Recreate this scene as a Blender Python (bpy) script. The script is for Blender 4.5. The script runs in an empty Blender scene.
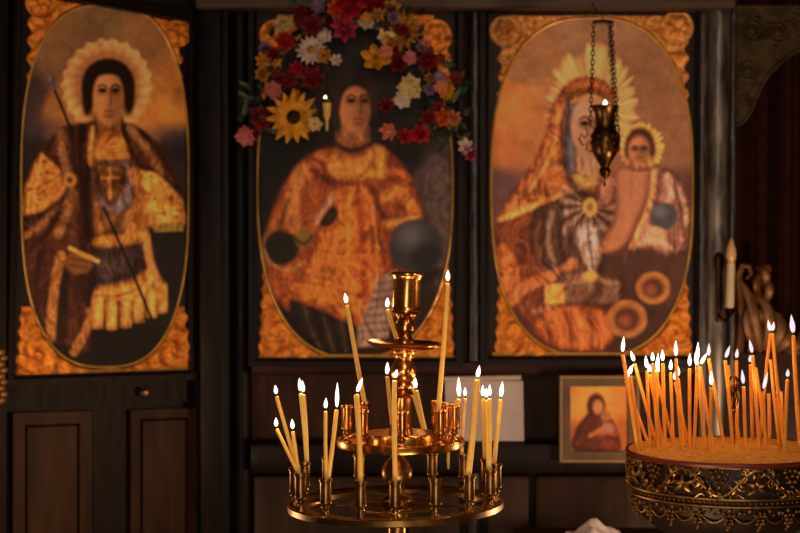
import bpy, bmesh, math, random
import numpy as np
from mathutils import Vector, Matrix, Quaternion
random.seed(7)
S = bpy.context.scene
COL = S.collection
PI = math.pi

# ------------------------------------------------------------------ camera
F = 1800.0
CAM = Vector((0, 0, 1.55))
PITCH = math.radians(2.0)
FW = Vector((0, math.cos(PITCH), -math.sin(PITCH)))
UP = Vector((0, math.sin(PITCH), math.cos(PITCH)))
RT = Vector((1, 0, 0))
cam = bpy.data.cameras.new('camera')
cam.sensor_width = 36.0
cam.lens = 36.0 * F / 800.0
cam.clip_start = 0.05
cam.dof.use_dof = True
cam.dof.focus_distance = 2.46
cam.dof.aperture_fstop = 9.0
camo = bpy.data.objects.new('camera', cam)
COL.objects.link(camo)
camo.location = CAM
camo.rotation_euler = (PI / 2 - PITCH, 0, 0)
S.camera = camo

def ray(px, py):
    return FW + RT * ((px - 400) / F) + UP * ((266.5 - py) / F)
def P(px, py, Y):
    d = ray(px, py)
    return CAM + d * (Y / d.y)
def Pz(px, py, z):
    d = ray(px, py)
    return CAM + d * ((z - CAM.z) / d.z)
def MM(Y):            # metres per photo pixel at depth Y
    return Y / F

# ------------------------------------------------------------------ materials
def s2l(c):
    return tuple(((v / 255) / 12.92 if v / 255 <= 0.04045 else ((v / 255 + 0.055) / 1.055) ** 2.4) for v in c)
def new_mat(name):
    m = bpy.data.materials.new(name)
    m.use_nodes = True
    nt = m.node_tree
    b = nt.nodes['Principled BSDF']
    return m, nt, b
def mat(name, c1, c2=None, rough=0.5, metal=0.0, scale=20.0, bump=0.0, stretch=None, spec=0.5, sss=0.0,
        rough2=None, coat=0.0, detail=4.0):
    m, nt, b = new_mat(name)
    N = nt.nodes; L = nt.links
    c1 = tuple(c1) + (1,)
    b.inputs['Roughness'].default_value = rough
    b.inputs['Metallic'].default_value = metal
    b.inputs['Specular IOR Level'].default_value = spec
    b.inputs['Coat Weight'].default_value = coat
    b.inputs['Coat Roughness'].default_value = 0.2
    tc = N.new('ShaderNodeTexCoord'); mp = N.new('ShaderNodeMapping')
    L.new(tc.outputs['Object'], mp.inputs['Vector'])
    if stretch: mp.inputs['Scale'].default_value = stretch
    nz = N.new('ShaderNodeTexNoise'); nz.inputs['Scale'].default_value = scale; nz.inputs['Detail'].default_value = detail
    L.new(mp.outputs['Vector'], nz.inputs['Vector'])
    if c2 is not None:
        r = N.new('ShaderNodeValToRGB')
        r.color_ramp.elements[0].color = c1; r.color_ramp.elements[0].position = 0.35
        r.color_ramp.elements[1].color = tuple(c2) + (1,); r.color_ramp.elements[1].position = 0.68
        L.new(nz.outputs['Fac'], r.inputs['Fac']); L.new(r.outputs['Color'], b.inputs['Base Color'])
    else:
        b.inputs['Base Color'].default_value = c1
    if rough2 is not None:
        mr = N.new('ShaderNodeMapRange'); mr.inputs['To Min'].default_value = rough; mr.inputs['To Max'].default_value = rough2
        L.new(nz.outputs['Fac'], mr.inputs['Value']); L.new(mr.outputs['Result'], b.inputs['Roughness'])
    if bump:
        bp = N.new('ShaderNodeBump'); bp.inputs['Strength'].default_value = bump; bp.inputs['Distance'].default_value = 0.004
        L.new(nz.outputs['Fac'], bp.inputs['Height']); L.new(bp.outputs['Normal'], b.inputs['Normal'])
    if sss:
        b.inputs['Subsurface Weight'].default_value = sss
        b.inputs['Subsurface Radius'].default_value = (1.0, 0.45, 0.12)
        b.inputs['Subsurface Scale'].default_value = 0.012
    return m
def flame_mat(name, col, strength):
    m, nt, b = new_mat(name)
    N = nt.nodes; L = nt.links
    N.remove(b)
    out = [n for n in N if n.type == 'OUTPUT_MATERIAL'][0]
    e = N.new('ShaderNodeEmission'); e.inputs['Color'].default_value = tuple(col) + (1,); e.inputs['Strength'].default_value = strength
    t = N.new('ShaderNodeBsdfTransparent')
    a = N.new('ShaderNodeAddShader')
    L.new(e.outputs[0], a.inputs[0]); L.new(t.outputs[0], a.inputs[1]); L.new(a.outputs[0], out.inputs['Surface'])
    return m
M = {}
M['black_wood'] = mat('black_painted_wood', (.003, .0012, .0006), (.008, .0033, .0018), .34, 0, 9, .35, (6, 6, 1), rough2=.6, spec=.16)
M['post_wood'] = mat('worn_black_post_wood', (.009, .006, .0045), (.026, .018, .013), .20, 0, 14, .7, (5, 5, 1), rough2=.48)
M['sheen_wood'] = mat('worn_post_paint_added_sheen', (.05, .042, .036), (.26, .235, .21), .30, .75, 7, .5, (7, 7, 1.2), rough2=.5)  # black post made pale and metallic, so its colour carries the daylight highlight
M['brown_wood'] = mat('dark_brown_wood', (.022, .008, .003), (.046, .018, .006), .5, 0, 6, .3, (6, 6, 1), spec=.12)
M['panel_wood'] = mat('brown_panel_wood', (.022, .009, .0035), (.05, .021, .008), .45, 0, 5, .3, (5, 5, 1), spec=.12)
M['rail_wood'] = mat('reddish_dark_rail_wood', (.020, .005, .003), (.036, .010, .006), .45, 0, 8, .3, (1, 5, 5), spec=.15)
M['cornice'] = mat('brown_cornice_wood', (.035, .019, .010), (.07, .038, .02), .6, 0, 7, .3, (1, 5, 5))  # lighter brown than the screen wood
M['brass'] = mat('polished_brass', (.62, .26, .055), (.78, .38, .10), .17, 1, 40, .08, rough2=.30)
M['old_brass'] = mat('tarnished_brass', (.24, .12, .03), (.42, .23, .07), .26, 1, 60, .15, rough2=.42)
M['ring_brass'] = mat('dull_brass_ring', (.15, .08, .02), (.30, .17, .045), .28, 1, 50, .1, rough2=.42)
M['wax'] = mat('honey_beeswax', (.86, .50, .085), (.90, .57, .13), .45, 0, 60, .05, sss=.55)
M['wax_orange'] = mat('amber_beeswax', (.86, .31, .017), (.90, .39, .034), .45, 0, 60, .05, sss=.55)
M['wick'] = mat('burnt_wick', (.012, .008, .006), None, .9)
M['flame'] = flame_mat('candle_flame', (1.0, .86, .80), 1.5)
M['flame_soft'] = flame_mat('soft_candle_flame', (.80, .66, .70), .62)
M['spark'] = flame_mat('oil_lamp_flame', (1.0, .82, .62), 3.0)
M['sand'] = mat('candle_sand', (.52, .22, .035), (.80, .38, .07), .95, 0, 160, .8, spec=.1)
M['bowl_dark'] = mat('dark_bronze_body', (.012, .005, .0025), (.026, .011, .005), .5, .4, 60, .3)
M['bowl_gold'] = mat('antique_gilt_relief', (.20, .10, .025), (.40, .22, .06), .34, 1, 90, .2, rough2=.5)
M['bowl_rim'] = mat('dark_red_rim', (.10, .010, .008), (.16, .02, .012), .4, .2, 40)
M['gilt'] = mat('orange_gilding', (.50, .125, .008), (1.0, .37, .035), .42, .12, 45, .5, rough2=.6, spec=.4)
M['gilt_pale'] = mat('pale_gilding', (.50, .17, .03), (.95, .42, .09), .40, .12, 60, .4, spec=.4)
M['gilt_line'] = mat('yellow_gilt_moulding', (.50, .26, .05), (.70, .42, .10), .32, .3, 30, .2)
M['lamp_bronze'] = mat('dark_lamp_bronze', (.07, .035, .010), (.20, .105, .030), .32, 1, 50, .3)
M['chain'] = mat('dark_chain_metal', (.035, .018, .010), None, .4, 1)
M['paper'] = mat('aged_paper', (.46, .40, .39), (.56, .50, .49), .85, 0, 12, .05, spec=.1)
M['paper_edge'] = mat('buff_strip', (.56, .46, .36), (.62, .52, .42), .7, 0, 20)
M['cloth'] = mat('white_linen', (.60, .53, .55), (.72, .64, .64), .9, 0, 60, .3, spec=.1)
M['curtain'] = mat('dark_red_curtain_cloth', (.018, .004, .003), (.036, .008, .006), .9, 0, 30, .2, spec=.1)
M['old_gold'] = mat('dim_carved_gold', (.085, .032, .005), (.20, .08, .014), .42, .4, 30, .4)
M['olive_carved'] = mat('olive_carved_wood', (.022, .013, .003), (.06, .036, .010), .5, 0, 40, .8, spec=.15)
M['ivory'] = mat('ivory_tube', (.52, .42, .28), (.62, .52, .36), .5, 0, 20)
M['bulb'] = mat('frosted_flame_bulb', (.55, .30, .14), (.70, .44, .22), .25, 0, 15)
M['yellow_glass'] = mat('yellow_lamp_glass', (.60, .40, .06), (.72, .52, .10), .15, 0, 15, sss=.4)
M['small_frame'] = mat('olive_gilt_frame', (.075, .038, .010), (.13, .068, .018), .45, .1, 30, .3)
M['small_frame_edge'] = mat('pale_frame_edge', (.24, .14, .045), (.32, .19, .06), .45, .1, 30)
M['leaf'] = mat('artificial_leaf_green', (.010, .030, .012), (.03, .07, .022), .5, 0, 30)
M['plaster'] = mat('smoke_stained_plaster', (.10, .07, .05), (.16, .11, .08), .9, 0, 3, .1, spec=.1)
M['stone'] = mat('worn_stone_floor', (.06, .045, .035), (.11, .085, .065), .6, 0, 4, .2)
M['knob'] = mat('brass_knob', (.5, .33, .2), None, .3, 1)

# ------------------------------------------------------------------ object helpers
def link(o, parent=None):
    COL.objects.link(o)
    if parent is not None:
        o.parent = parent
    return o
def tag(o, label=None, cat=None, group=None, kind=None):
    if label: o['label'] = label
    if cat: o['category'] = cat
    if group: o['group'] = group
    if kind: o['kind'] = kind
    return o
def empty(name, loc, label, cat, group=None):
    o = bpy.data.objects.new(name, None); link(o)
    o.location = loc; o.empty_display_size = .05
    tag(o, label, cat, group)
    return o
class MB:
    """collects shapes (world coordinates) for ONE mesh object"""
    def __init__(s): s.bm = bmesh.new(); s.smooth = True
    def lathe(s, prof, c=(0, 0, 0), n=32, mtx=None, cap=True):
        """prof: list of (radius, z)"""
        c = Vector(c); rings = []
        for r, z in prof:
            ring = []
            for i in range(n):
                a = 2 * PI * i / n
                v = Vector((r * math.cos(a), r * math.sin(a), z))
                if mtx is not None: v = mtx @ v
                ring.append(s.bm.verts.new(v + c))
            rings.append(ring)
        for a, b in zip(rings, rings[1:]):
            for i in range(n):
                s.bm.faces.new((a[i], a[(i + 1) % n], b[(i + 1) % n], b[i]))
        if cap:
            s.bm.faces.new(list(reversed(rings[0]))); s.bm.faces.new(rings[-1])
        return s
    def tube(s, pts, r, n=8, closed=False, cap=True, flat=1.0, ref=None):
        pts = [Vector(p) for p in pts]; k = len(pts)
        rr = r if isinstance(r, (list, tuple)) else [r] * k
        rings = []; prev = None
        for i, p in enumerate(pts):
            if closed: t = pts[(i + 1) % k] - pts[i - 1]
            else: t = pts[min(i + 1, k - 1)] - pts[max(i - 1, 0)]
            t.normalize()
            if prev is None:
                a = Vector(ref) if ref is not None else (Vector((0, 0, 1)) if abs(t.z) < .9 else Vector((0, 1, 0)))
            else: a = prev
            u = a - t * a.dot(t); u.normalize(); prev = u.copy()
            w = t.cross(u)
            rings.append([s.bm.verts.new(p + (u * math.cos(2 * PI * j / n) * flat + w * math.sin(2 * PI * j / n)) * rr[i]) for j in range(n)])
        m = k if closed else k - 1
        for i in range(m):
            a = rings[i]; b = rings[(i + 1) % k]
            for j in range(n):
                s.bm.faces.new((a[j], a[(j + 1) % n], b[(j + 1) % n], b[j]))
        if cap and not closed:
            s.bm.faces.new(list(reversed(rings[0]))); s.bm.faces.new(rings[-1])
        return s
    def ball(s, c, r, sub=2, sc=(1, 1, 1), rot=None):
        m = Matrix.Diagonal((r * sc[0], r * sc[1], r * sc[2], 1))
        if rot is not None: m = rot.to_4x4() @ m
        bmesh.ops.create_icosphere(s.bm, subdivisions=sub, radius=1, matrix=Matrix.Translation(Vector(c)) @ m)
        return s
    def box(s, lo, hi, bevel=0.0):
        lo = Vector(lo); hi = Vector(hi)
        r = bmesh.ops.create_cube(s.bm, size=1, matrix=Matrix.Translation((lo + hi) / 2) @ Matrix.Diagonal(((hi - lo).x, (hi - lo).y, (hi - lo).z, 1)))
        if bevel:
            es = set(e for v in r['verts'] for e in v.link_edges)
            bmesh.ops.bevel(s.bm, geom=list(es), offset=bevel, segments=2, affect='EDGES', profile=.5)
        return s
    def prism(s, front, back):
        f = [s.bm.verts.new(Vector(p)) for p in front]; b = [s.bm.verts.new(Vector(p)) for p in back]
        n = len(f)
        s.bm.faces.new(f); s.bm.faces.new(list(reversed(b)))
        for i in range(n): s.bm.faces.new((f[i], b[i], b[(i + 1) % n], f[(i + 1) % n]))
        return s
    def build(s, name, m, parent=None, smooth=True, sharp=35):
        bmesh.ops.recalc_face_normals(s.bm, faces=s.bm.faces)
        me = bpy.data.meshes.new(name)
        if parent is not None:
            s.bm.transform(parent_world(parent).inverted())
        s.bm.to_mesh(me); s.bm.free()
        if m is not None: me.materials.append(m)
        if smooth:
            me.shade_smooth()
            try: me.set_sharp_from_angle(angle=math.radians(sharp))
            except Exception: pass
        o = bpy.data.objects.new(name, me)
        link(o, parent)
        return o
def parent_world(o):
    m = o.matrix_basis.copy()
    while o.parent is not None:
        o = o.parent; m = o.matrix_basis @ m
    return m
def struct(name, mb, m, label=None, smooth=True):
    o = mb.build(name, m, None, smooth); o['kind'] = 'structure'
    if label: o['label'] = label
    return o
def frame_pts(a, b):   # rotation taking z axis onto b-a
    return Vector((0, 0, 1)).rotation_difference((Vector(b) - Vector(a)).normalized()).to_matrix()

# ------------------------------------------------------------------ the painter (pigment of the icons)
ILL = 0.42; TINT = np.array([1.0, .66, .46])
def lin(c):
    c = np.asarray(c, float) / 255
    return np.where(c <= .04045, c / 12.92, ((c + .055) / 1.055) ** 2.4)
def pig(c): return lin(c) / (ILL * TINT)
_rng = np.random.RandomState(3)
_G = _rng.rand(64, 64)
def vnoise(x, y):
    xi = np.floor(x).astype(int); yi = np.floor(y).astype(int)
    fx = x - xi; fy = y - yi
    fx = fx * fx * (3 - 2 * fx); fy = fy * fy * (3 - 2 * fy)
    g = lambda a, b: _G[a % 64, b % 64]
    return (g(xi, yi) * (1 - fx) * (1 - fy) + g(xi + 1, yi) * fx * (1 - fy) + g(xi, yi + 1) * (1 - fx) * fy + g(xi + 1, yi + 1) * fx * fy)
def fbm(x, y, o=4):
    r = 0; a = .5
    for i in range(o):
        r = r + a * vnoise(x * 2 ** i + 13.7 * i, y * 2 ** i + 7.1 * i); a *= .5
    return r / (1 - .5 ** o)
def smooth_closed(pts, n=6):
    P_ = np.asarray(pts, float); k = len(P_); out = []
    for i in range(k):
        p0, p1, p2, p3 = P_[i - 1], P_[i], P_[(i + 1) % k], P_[(i + 2) % k]
        for j in range(n):
            t = j / n
            out.append(.5 * ((2 * p1) + (-p0 + p2) * t + (2 * p0 - 5 * p1 + 4 * p2 - p3) * t * t + (-p0 + 3 * p1 - 3 * p2 + p3) * t ** 3))
    return np.array(out)
def smooth_open(pts, n=6):
    P_ = np.asarray(pts, float); k = len(P_); out = []
    if k < 3: return P_
    for i in range(k - 1):
        p0, p1, p2, p3 = P_[max(i - 1, 0)], P_[i], P_[i + 1], P_[min(i + 2, k - 1)]
        for j in range(n):
            t = j / n
            out.append(.5 * ((2 * p1) + (-p0 + p2) * t + (2 * p0 - 5 * p1 + 4 * p2 - p3) * t * t + (-p0 + 3 * p1 - 3 * p2 + p3) * t ** 3))
    out.append(P_[-1])
    return np.array(out)
class Canvas:
    def __init__(s, x0, y0, x1, y1, step=.9):
        s.nx = int(round((x1 - x0) / step)) + 1; s.ny = int(round((y1 - y0) / step)) + 1
        xs = np.linspace(x0, x1, s.nx); ys = np.linspace(y0, y1, s.ny)
        s.X, s.Y = np.meshgrid(xs, ys)
        s.C = np.zeros((s.ny, s.nx, 3))
        s.cloth = np.zeros_like(s.X); s.n1 = fbm(s.X / 9, s.Y / 9); s.n2 = fbm(s.X / 30 + 5, s.Y / 30, 3)
    def put(s, m, col, a=1.0):
        col = pig(col) if not isinstance(col, np.ndarray) else col
        m = (m * a)[..., None]
        s.C = s.C * (1 - m) + col * m
        return m[..., 0]
    def grad(s, stops, pts=None):
        """inverse distance blend of (x, y, colour) swatches"""
        W = 0; A = 0
        for x, y, c in stops:
            w = 1 / (((s.X - x) ** 2 + (s.Y - y) ** 2) + 40) ** 2.6
            W = W + w; A = A + w[..., None] * pig(c)
        s.C = A / W[..., None]
    def mask_poly(s, pts, f=1.6, sm=True):
        pts = smooth_closed(pts) if sm else np.asarray(pts, float)
        m = np.zeros_like(s.X)
        x0, y0 = pts.min(0) - f - 1; x1, y1 = pts.max(0) + f + 1
        sel = (s.X >= x0) & (s.X <= x1) & (s.Y >= y0) & (s.Y <= y1)
        if not sel.any(): return m
        x = s.X[sel]; y = s.Y[sel]
        ins = np.zeros(x.shape, bool); d2 = np.full(x.shape, 1e9)
        for (ax, ay), (bx, by) in zip(pts, np.roll(pts, -1, 0)):
            c = ((ay > y) != (by > y))
            if ay != by: ins ^= c & (x < (bx - ax) * (y - ay) / (by - ay) + ax)
            dx, dy = bx - ax, by - ay; L = dx * dx + dy * dy + 1e-9
            t = np.clip(((x - ax) * dx + (y - ay) * dy) / L, 0, 1)
            d2 = np.minimum(d2, (ax + t * dx - x) ** 2 + (ay + t * dy - y) ** 2)
        sd = np.sqrt(d2) * np.where(ins, 1, -1)
        m[sel] = np.clip(.5 + sd / (2 * f), 0, 1)
        s.sd = np.full(s.X.shape, -9.0); s.sd[sel] = sd
        return m
    def poly(s, pts, col, f=1.6, a=1.0, sm=True, tex=.25, clip=None):
        m = s.mask_poly(pts, f, sm)
        if clip is not None: m = m * clip
        base = pig(col) * (1 + tex * 2 * (s.n1[..., None] - .5))
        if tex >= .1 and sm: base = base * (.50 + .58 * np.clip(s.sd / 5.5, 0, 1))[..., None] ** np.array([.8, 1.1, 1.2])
        s.put(m, base, a)
        if tex >= .2: s.cloth = np.maximum(s.cloth, m * a)
        return m
    def ell(s, cx, cy, rx, ry, col, f=1.6, a=1.0, rot=0.0, clip=None, tex=.1):
        c_, s_ = math.cos(rot), math.sin(rot)
        dx = (s.X - cx) * c_ + (s.Y - cy) * s_; dy = -(s.X - cx) * s_ + (s.Y - cy) * c_
        d = (1 - np.sqrt((dx / rx) ** 2 + (dy / ry) ** 2)) * min(rx, ry)
        m = np.clip(.5 + d / (2 * f), 0, 1)
        if clip is not None: m = m * clip
        s.put(m, pig(col) * (1 + tex * 2 * (s.n1[..., None] - .5)), a)
        if a >= .9: s.cloth *= 1 - m
        return m
    def stroke(s, pts, w, col, f=1.2, a=1.0, clip=None, taper=False):
        pts = smooth_open(pts)
        d2 = np.full(s.X.shape, 1e9); n = len(pts)
        best = np.full(s.X.shape, 1e9)
        for i in range(n - 1):
            (ax, ay), (bx, by) = pts[i], pts[i + 1]
            dx, dy = bx - ax, by - ay; L = dx * dx + dy * dy + 1e-9
            t = np.clip(((s.X - ax) * dx + (s.Y - ay) * dy) / L, 0, 1)
            d = np.sqrt((ax + t * dx - s.X) ** 2 + (ay + t * dy - s.Y) ** 2)
            ww = w
            if taper: ww = w * (1 - .8 * abs(2 * (i + .5) / (n - 1) - 1))
            best = np.minimum(best, d - ww / 2)
        m = np.clip(.5 - best / (2 * f), 0, 1)
        if clip is not None: m = m * clip
        s.put(m, col, a)
        return m
    def face(s, cx, cy, rx, ry, skin, dark, turn=0.0, lip=(120, 45, 30), ev=0.0):
        m = s.ell(cx, cy, rx, ry, skin, 2.0); s.cloth *= 1 - np.clip(m * 1.2, 0, 1)
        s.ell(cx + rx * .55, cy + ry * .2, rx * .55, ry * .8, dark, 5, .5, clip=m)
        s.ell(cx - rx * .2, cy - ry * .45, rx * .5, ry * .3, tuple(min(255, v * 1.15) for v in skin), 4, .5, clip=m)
        ex = rx * .42
        for sx in (-1, 1):
            x = cx + sx * ex * (1 - .12 * (sx > 0) * (turn > 2)) + turn; cy_ = cy; cy = cy + ev * ry
            s.ell(x, cy - ry * .06, rx * .36, ry * .16, dark, 2.2, .55)
            s.stroke([(x - rx * .26, cy - ry * .22), (x, cy - ry * .30), (x + rx * .26, cy - ry * .2)], max(1.5, rx * .12), tuple(v * .7 for v in dark), .8, .9)
            s.ell(x, cy - ry * .08, rx * .25, ry * .075, tuple(v * .3 for v in dark), .9, 1); cy = cy_
        s.stroke([(cx + turn * 1.4 + rx * .05, cy - ry * .15 + ev * ry), (cx + turn * 1.4 + rx * .1, cy + ry * .18), (cx + turn * 1.4, cy + ry * .26)], max(1.1, rx * .12), dark, .9, .7)
        s.stroke([(cx + turn - rx * .25, cy + ry * .5), (cx + turn, cy + ry * .47), (cx + turn + rx * .25, cy + ry * .5)], max(1.3, rx * .13), lip, .9, .85)
        s.ell(cx + turn, cy + ry * .66, rx * .3, ry * .08, dark, 1.5, .5)
        return m
    def mottling(s, amp=.35):
        s.C *= (1 + amp * 2 * (s.n1[..., None] - .5)) * (1 + amp * (s.n2[..., None] - .5))
    def finish(s, amp=1.0, pivot=.50, gam=1.6, tone=(1.0, .74, .54)):
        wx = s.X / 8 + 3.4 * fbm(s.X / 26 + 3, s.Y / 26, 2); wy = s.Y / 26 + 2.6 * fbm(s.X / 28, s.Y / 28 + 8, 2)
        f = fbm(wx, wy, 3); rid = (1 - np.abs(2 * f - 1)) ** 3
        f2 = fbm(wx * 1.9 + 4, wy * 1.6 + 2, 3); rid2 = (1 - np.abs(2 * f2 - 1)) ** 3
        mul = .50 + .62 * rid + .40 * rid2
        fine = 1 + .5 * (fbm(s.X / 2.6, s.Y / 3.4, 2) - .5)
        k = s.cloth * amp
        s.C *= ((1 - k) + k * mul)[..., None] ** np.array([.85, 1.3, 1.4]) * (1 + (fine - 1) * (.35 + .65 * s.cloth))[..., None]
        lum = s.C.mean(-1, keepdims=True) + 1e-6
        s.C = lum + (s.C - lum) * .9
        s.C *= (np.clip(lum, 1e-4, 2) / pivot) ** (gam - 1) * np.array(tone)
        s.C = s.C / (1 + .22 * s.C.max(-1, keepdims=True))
    def build(s, name, material, xf, parent):
        """xf(px,py) arrays -> world Nx3"""
        W = xf(s.X.ravel(), s.Y.ravel())
        inv = np.array(parent_world(parent).inverted())
        W = W @ inv[:3, :3].T + inv[:3, 3]
        nx, ny = s.nx, s.ny
        i = np.arange((ny - 1) * nx).reshape(ny - 1, nx)[:, :-1].ravel()
        quads = np.stack([i, i + nx, i + nx + 1, i + 1], 1)
        me = bpy.data.meshes.new(name)
        me.vertices.add(len(W)); me.vertices.foreach_set('co', W.astype(np.float32).ravel())
        me.loops.add(quads.size); me.loops.foreach_set('vertex_index', quads.astype(np.int32).ravel())
        me.polygons.add(len(quads)); me.polygons.foreach_set('loop_start', np.arange(0, quads.size, 4, dtype=np.int32))
        me.update(calc_edges=True)
        at = me.color_attributes.new('pigment', 'FLOAT_COLOR', 'POINT')
        rgba = np.ones((len(W), 4), np.float32); rgba[:, :3] = np.clip(s.C.reshape(-1, 3), .002, .92)
        at.data.foreach_set('color', rgba.ravel())
        me.materials.append(material); me.shade_smooth()
        o = bpy.data.objects.new(name, me); link(o, parent)
        return o
def paint_mat():
    m, nt, b = new_mat('icon_paint')
    a = nt.nodes.new('ShaderNodeAttribute'); a.attribute_name = 'pigment'
    nt.links.new(a.outputs['Color'], b.inputs['Base Color'])
    b.inputs['Roughness'].default_value = .5; b.inputs['Specular IOR Level'].default_value = .22
    nz = nt.nodes.new('ShaderNodeTexNoise'); nz.inputs['Scale'].default_value = 60
    bp = nt.nodes.new('ShaderNodeBump'); bp.inputs['Strength'].default_value = .12; bp.inputs['Distance'].default_value = .003
    nt.links.new(nz.outputs['Fac'], bp.inputs['Height']); nt.links.new(bp.outputs['Normal'], b.inputs['Normal'])
    return m
M['paint'] = paint_mat()

# ------------------------------------------------------------------ pixel <-> plane maps
YW = 4.20                      # plane of the icon boards
def wall_xf(Y, off=0.0):
    Y = Y - off
    def f(px, py):
        px = np.asarray(px, float); py = np.asarray(py, float)
        dx = (px - 400) / F; k = (266.5 - py) / F
        dy = FW.y + UP.y * k; dz = FW.z + UP.z * k
        t = Y / dy
        return np.stack([CAM.x + dx * t, CAM.y + dy * t, CAM.z + dz * t], -1)
    return f
LA = P(13, 300, 3.90); LB = P(191, 300, 4.18)
LDIR = Vector((LB.x - LA.x, LB.y - LA.y, 0)).normalized()
LN = Vector((LDIR.y, -LDIR.x, 0))               # leaf normal, towards the nave
if LN.y > 0: LN = -LN
def leaf_xf(off=0.0):
    p0 = LA + LN * off
    def f(px, py):
        px = np.asarray(px, float); py = np.asarray(py, float)
        dx = (px - 400) / F; k = (266.5 - py) / F
        dy = FW.y + UP.y * k; dz = FW.z + UP.z * k
        t = ((p0.x - CAM.x) * LN.x + (p0.y - CAM.y) * LN.y) / (dx * LN.x + dy * LN.y)
        return np.stack([CAM.x + dx * t, CAM.y + dy * t, CAM.z + dz * t], -1)
    return f
def V(a): return Vector(tuple(float(x) for x in np.ravel(a)[:3]))
def slab(mb, quad, mk, front, back):
    """quad of pixels -> solid between two offsets of the plane maker mk; side faces run along the plane's normal"""
    f = [V(mk(0)(x, y)) for x, y in quad]
    n = (V(mk(.01)(400, 266)) - V(mk(0)(400, 266)))
    n = LN.copy() if mk is leaf_xf else Vector((0, -1, 0))
    mb.prism([p + n * front for p in f], [p + n * back for p in f])
    return mb
mkwall = lambda off=0.0: wall_xf(YW, off)

# ------------------------------------------------------------------ room shell
def zpx(py, Y): return P(400, py, Y).z
def xpx(px, Y): return P(px, 266, Y).x
XD0, XD1 = xpx(735, 4.2), 1.62
mb = MB().box((-2.3, 4.25, 0), (XD0, 4.36, 2.9)); struct('wall_back', mb, M['black_wood'], 'black painted timber icon screen behind the icons')
mb = MB().box((XD0, 4.26, 2.12), (2.3, 4.36, 2.9)); mb.box((XD1, 4.26, 0), (2.3, 4.36, 2.12)); struct('wall_back', mb, M['black_wood'])
mb = MB().box((-2.4, -1.6, 0), (-2.3, 4.9, 2.9)); struct('wall_left', mb, M['plaster'])
mb = MB().box((2.3, -1.6, 0), (2.4, 4.9, 2.9)); struct('wall_right', mb, M['plaster'])
mb = MB().box((-2.4, -1.7, 0), (2.4, -1.6, 2.9)); struct('wall_front', mb, M['plaster'])
mb = MB().box((-2.4, -1.7, -.1), (2.4, 4.9, 0)); struct('floor', mb, M['stone'])
mb = MB().box((-2.4, -1.7, 2.9), (2.4, 4.9, 3.0)); struct('ceiling', mb, M['plaster'])

def half_post(mb, px0, px1, z0, z1, Yc=4.2, n=28):
    xa, xb = xpx(px0, Yc - .02), xpx(px1, Yc - .02); r = (xb - xa) / 2
    mb.lathe([(r, z0), (r, z1)], ((xa + xb) / 2, Yc, 0), n)
def post_box(mb, px0, px1, z0, z1, y0, y1, bev=.004):
    mb.box((xpx(px0, y0), y0, z0), (xpx(px1, y0), y1, z1), bev)
# post between the angled door and the middle icon
mb = MB(); post_box(mb, 199, 229, 0, 2.45, 4.16, 4.27, .006); half_post(mb, 228, 251, 0, 2.45, 4.235); post_box(mb, 221, 229, 0, 2.45, 4.145, 4.2, .003)
struct('trim_1', mb, M['black_wood'], 'black painted post left of the flower-decked icon')
mb = MB(); post_box(mb, 460, 489, 0, 2.45, 4.205, 4.27); struct('trim_2', mb, M['black_wood'], 'black board between the two front icons')
mb = MB(); half_post(mb, 467, 483, 0, 2.45, 4.21); struct('trim_13', mb, M['post_wood'], 'worn black half-round post between the two front icons')
mb = MB(); post_box(mb, 699, 708, 0, 2.45, 4.18, 4.27); post_box(mb, 730, 736, 0, 2.45, 4.18, 4.3); struct('trim_3', mb, M['post_wood'], 'black boards either side of the round post by the doorway')
mb = MB(); half_post(mb, 706, 731, 0, 2.45, 4.19); struct('trim_14', mb, M['sheen_wood'], 'worn black round post with painted-in sheen beside the dark doorway')
mb = MB().box((xpx(195, 4.1), 4.12, zpx(8, 4.12)), (xpx(736, 4.1), 4.26, zpx(-60, 4.12)), .008); struct('trim_4', mb, M['cornice'], 'brown cornice rail above the icons')
mb = MB().box((xpx(251, 4.19), 4.185, zpx(375, 4.18)), (xpx(700, 4.19), 4.26, zpx(362, 4.18)), .005); struct('trim_5', mb, M['rail_wood'], 'reddish dark rail under the icons')
mb = MB().box((xpx(251, 4.19), 4.15, zpx(474, 4.15)), (xpx(700, 4.19), 4.26, zpx(444, 4.15)), .006); struct('trim_6', mb, M['black_wood'], 'black ledge rail below the small icon')
mb = MB().box((xpx(251, 4.24), 4.235, zpx(446, 4.23)), (xpx(700, 4.24), 4.26, zpx(372, 4.23))); struct('trim_7', mb, M['brown_wood'], 'brown board strip behind the small icon and paper')
mb = MB()
for a, b in ((253, 402), (408, 530), (536, 702)):
    mb.box((xpx(a, 4.22), 4.215, .12), (xpx(b, 4.22), 4.26, zpx(476, 4.215)), .008)
struct('trim_8', mb, M['panel_wood'], 'brown wainscot boards under the ledge')
# doorway: carved arch spandrel, lintel, curtain
mb = MB()
arc = [(733, 6), (812, 6), (812, 44), (796, 52), (783, 61), (772, 71), (763, 83), (757, 96), (752, 109), (746, 119), (740, 124), (733, 125)]
slab(mb, arc, mkwall, .015, -.04); o = struct('trim_9', mb, M['olive_carved'], 'olive carved spandrel at the top of the dark doorway', smooth=False)
mb = MB()
arcl = [(812, 44), (796, 52), (783, 61), (772, 71), (763, 83), (757, 96), (752, 109), (746, 119), (740, 124), (735, 125)]
mb.tube([P(x, y, 4.185) for x, y in smooth_open(arcl, 3)], .005, 6)
for cx, cy, R in ((752, 30, 13), (778, 32, 12), (748, 70, 11), (745, 100, 7), (800, 24, 10)):
    pts = [P(cx + R * (1 - i / 30) * math.cos(i * .5), cy + R * (1 - i / 30) * math.sin(i * .5), 4.183) for i in range(28)]
    mb.tube(pts, .0045, 6)
    mb.ball(P(cx, cy, 4.183), .011, 2, (1, .5, 1))
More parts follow.
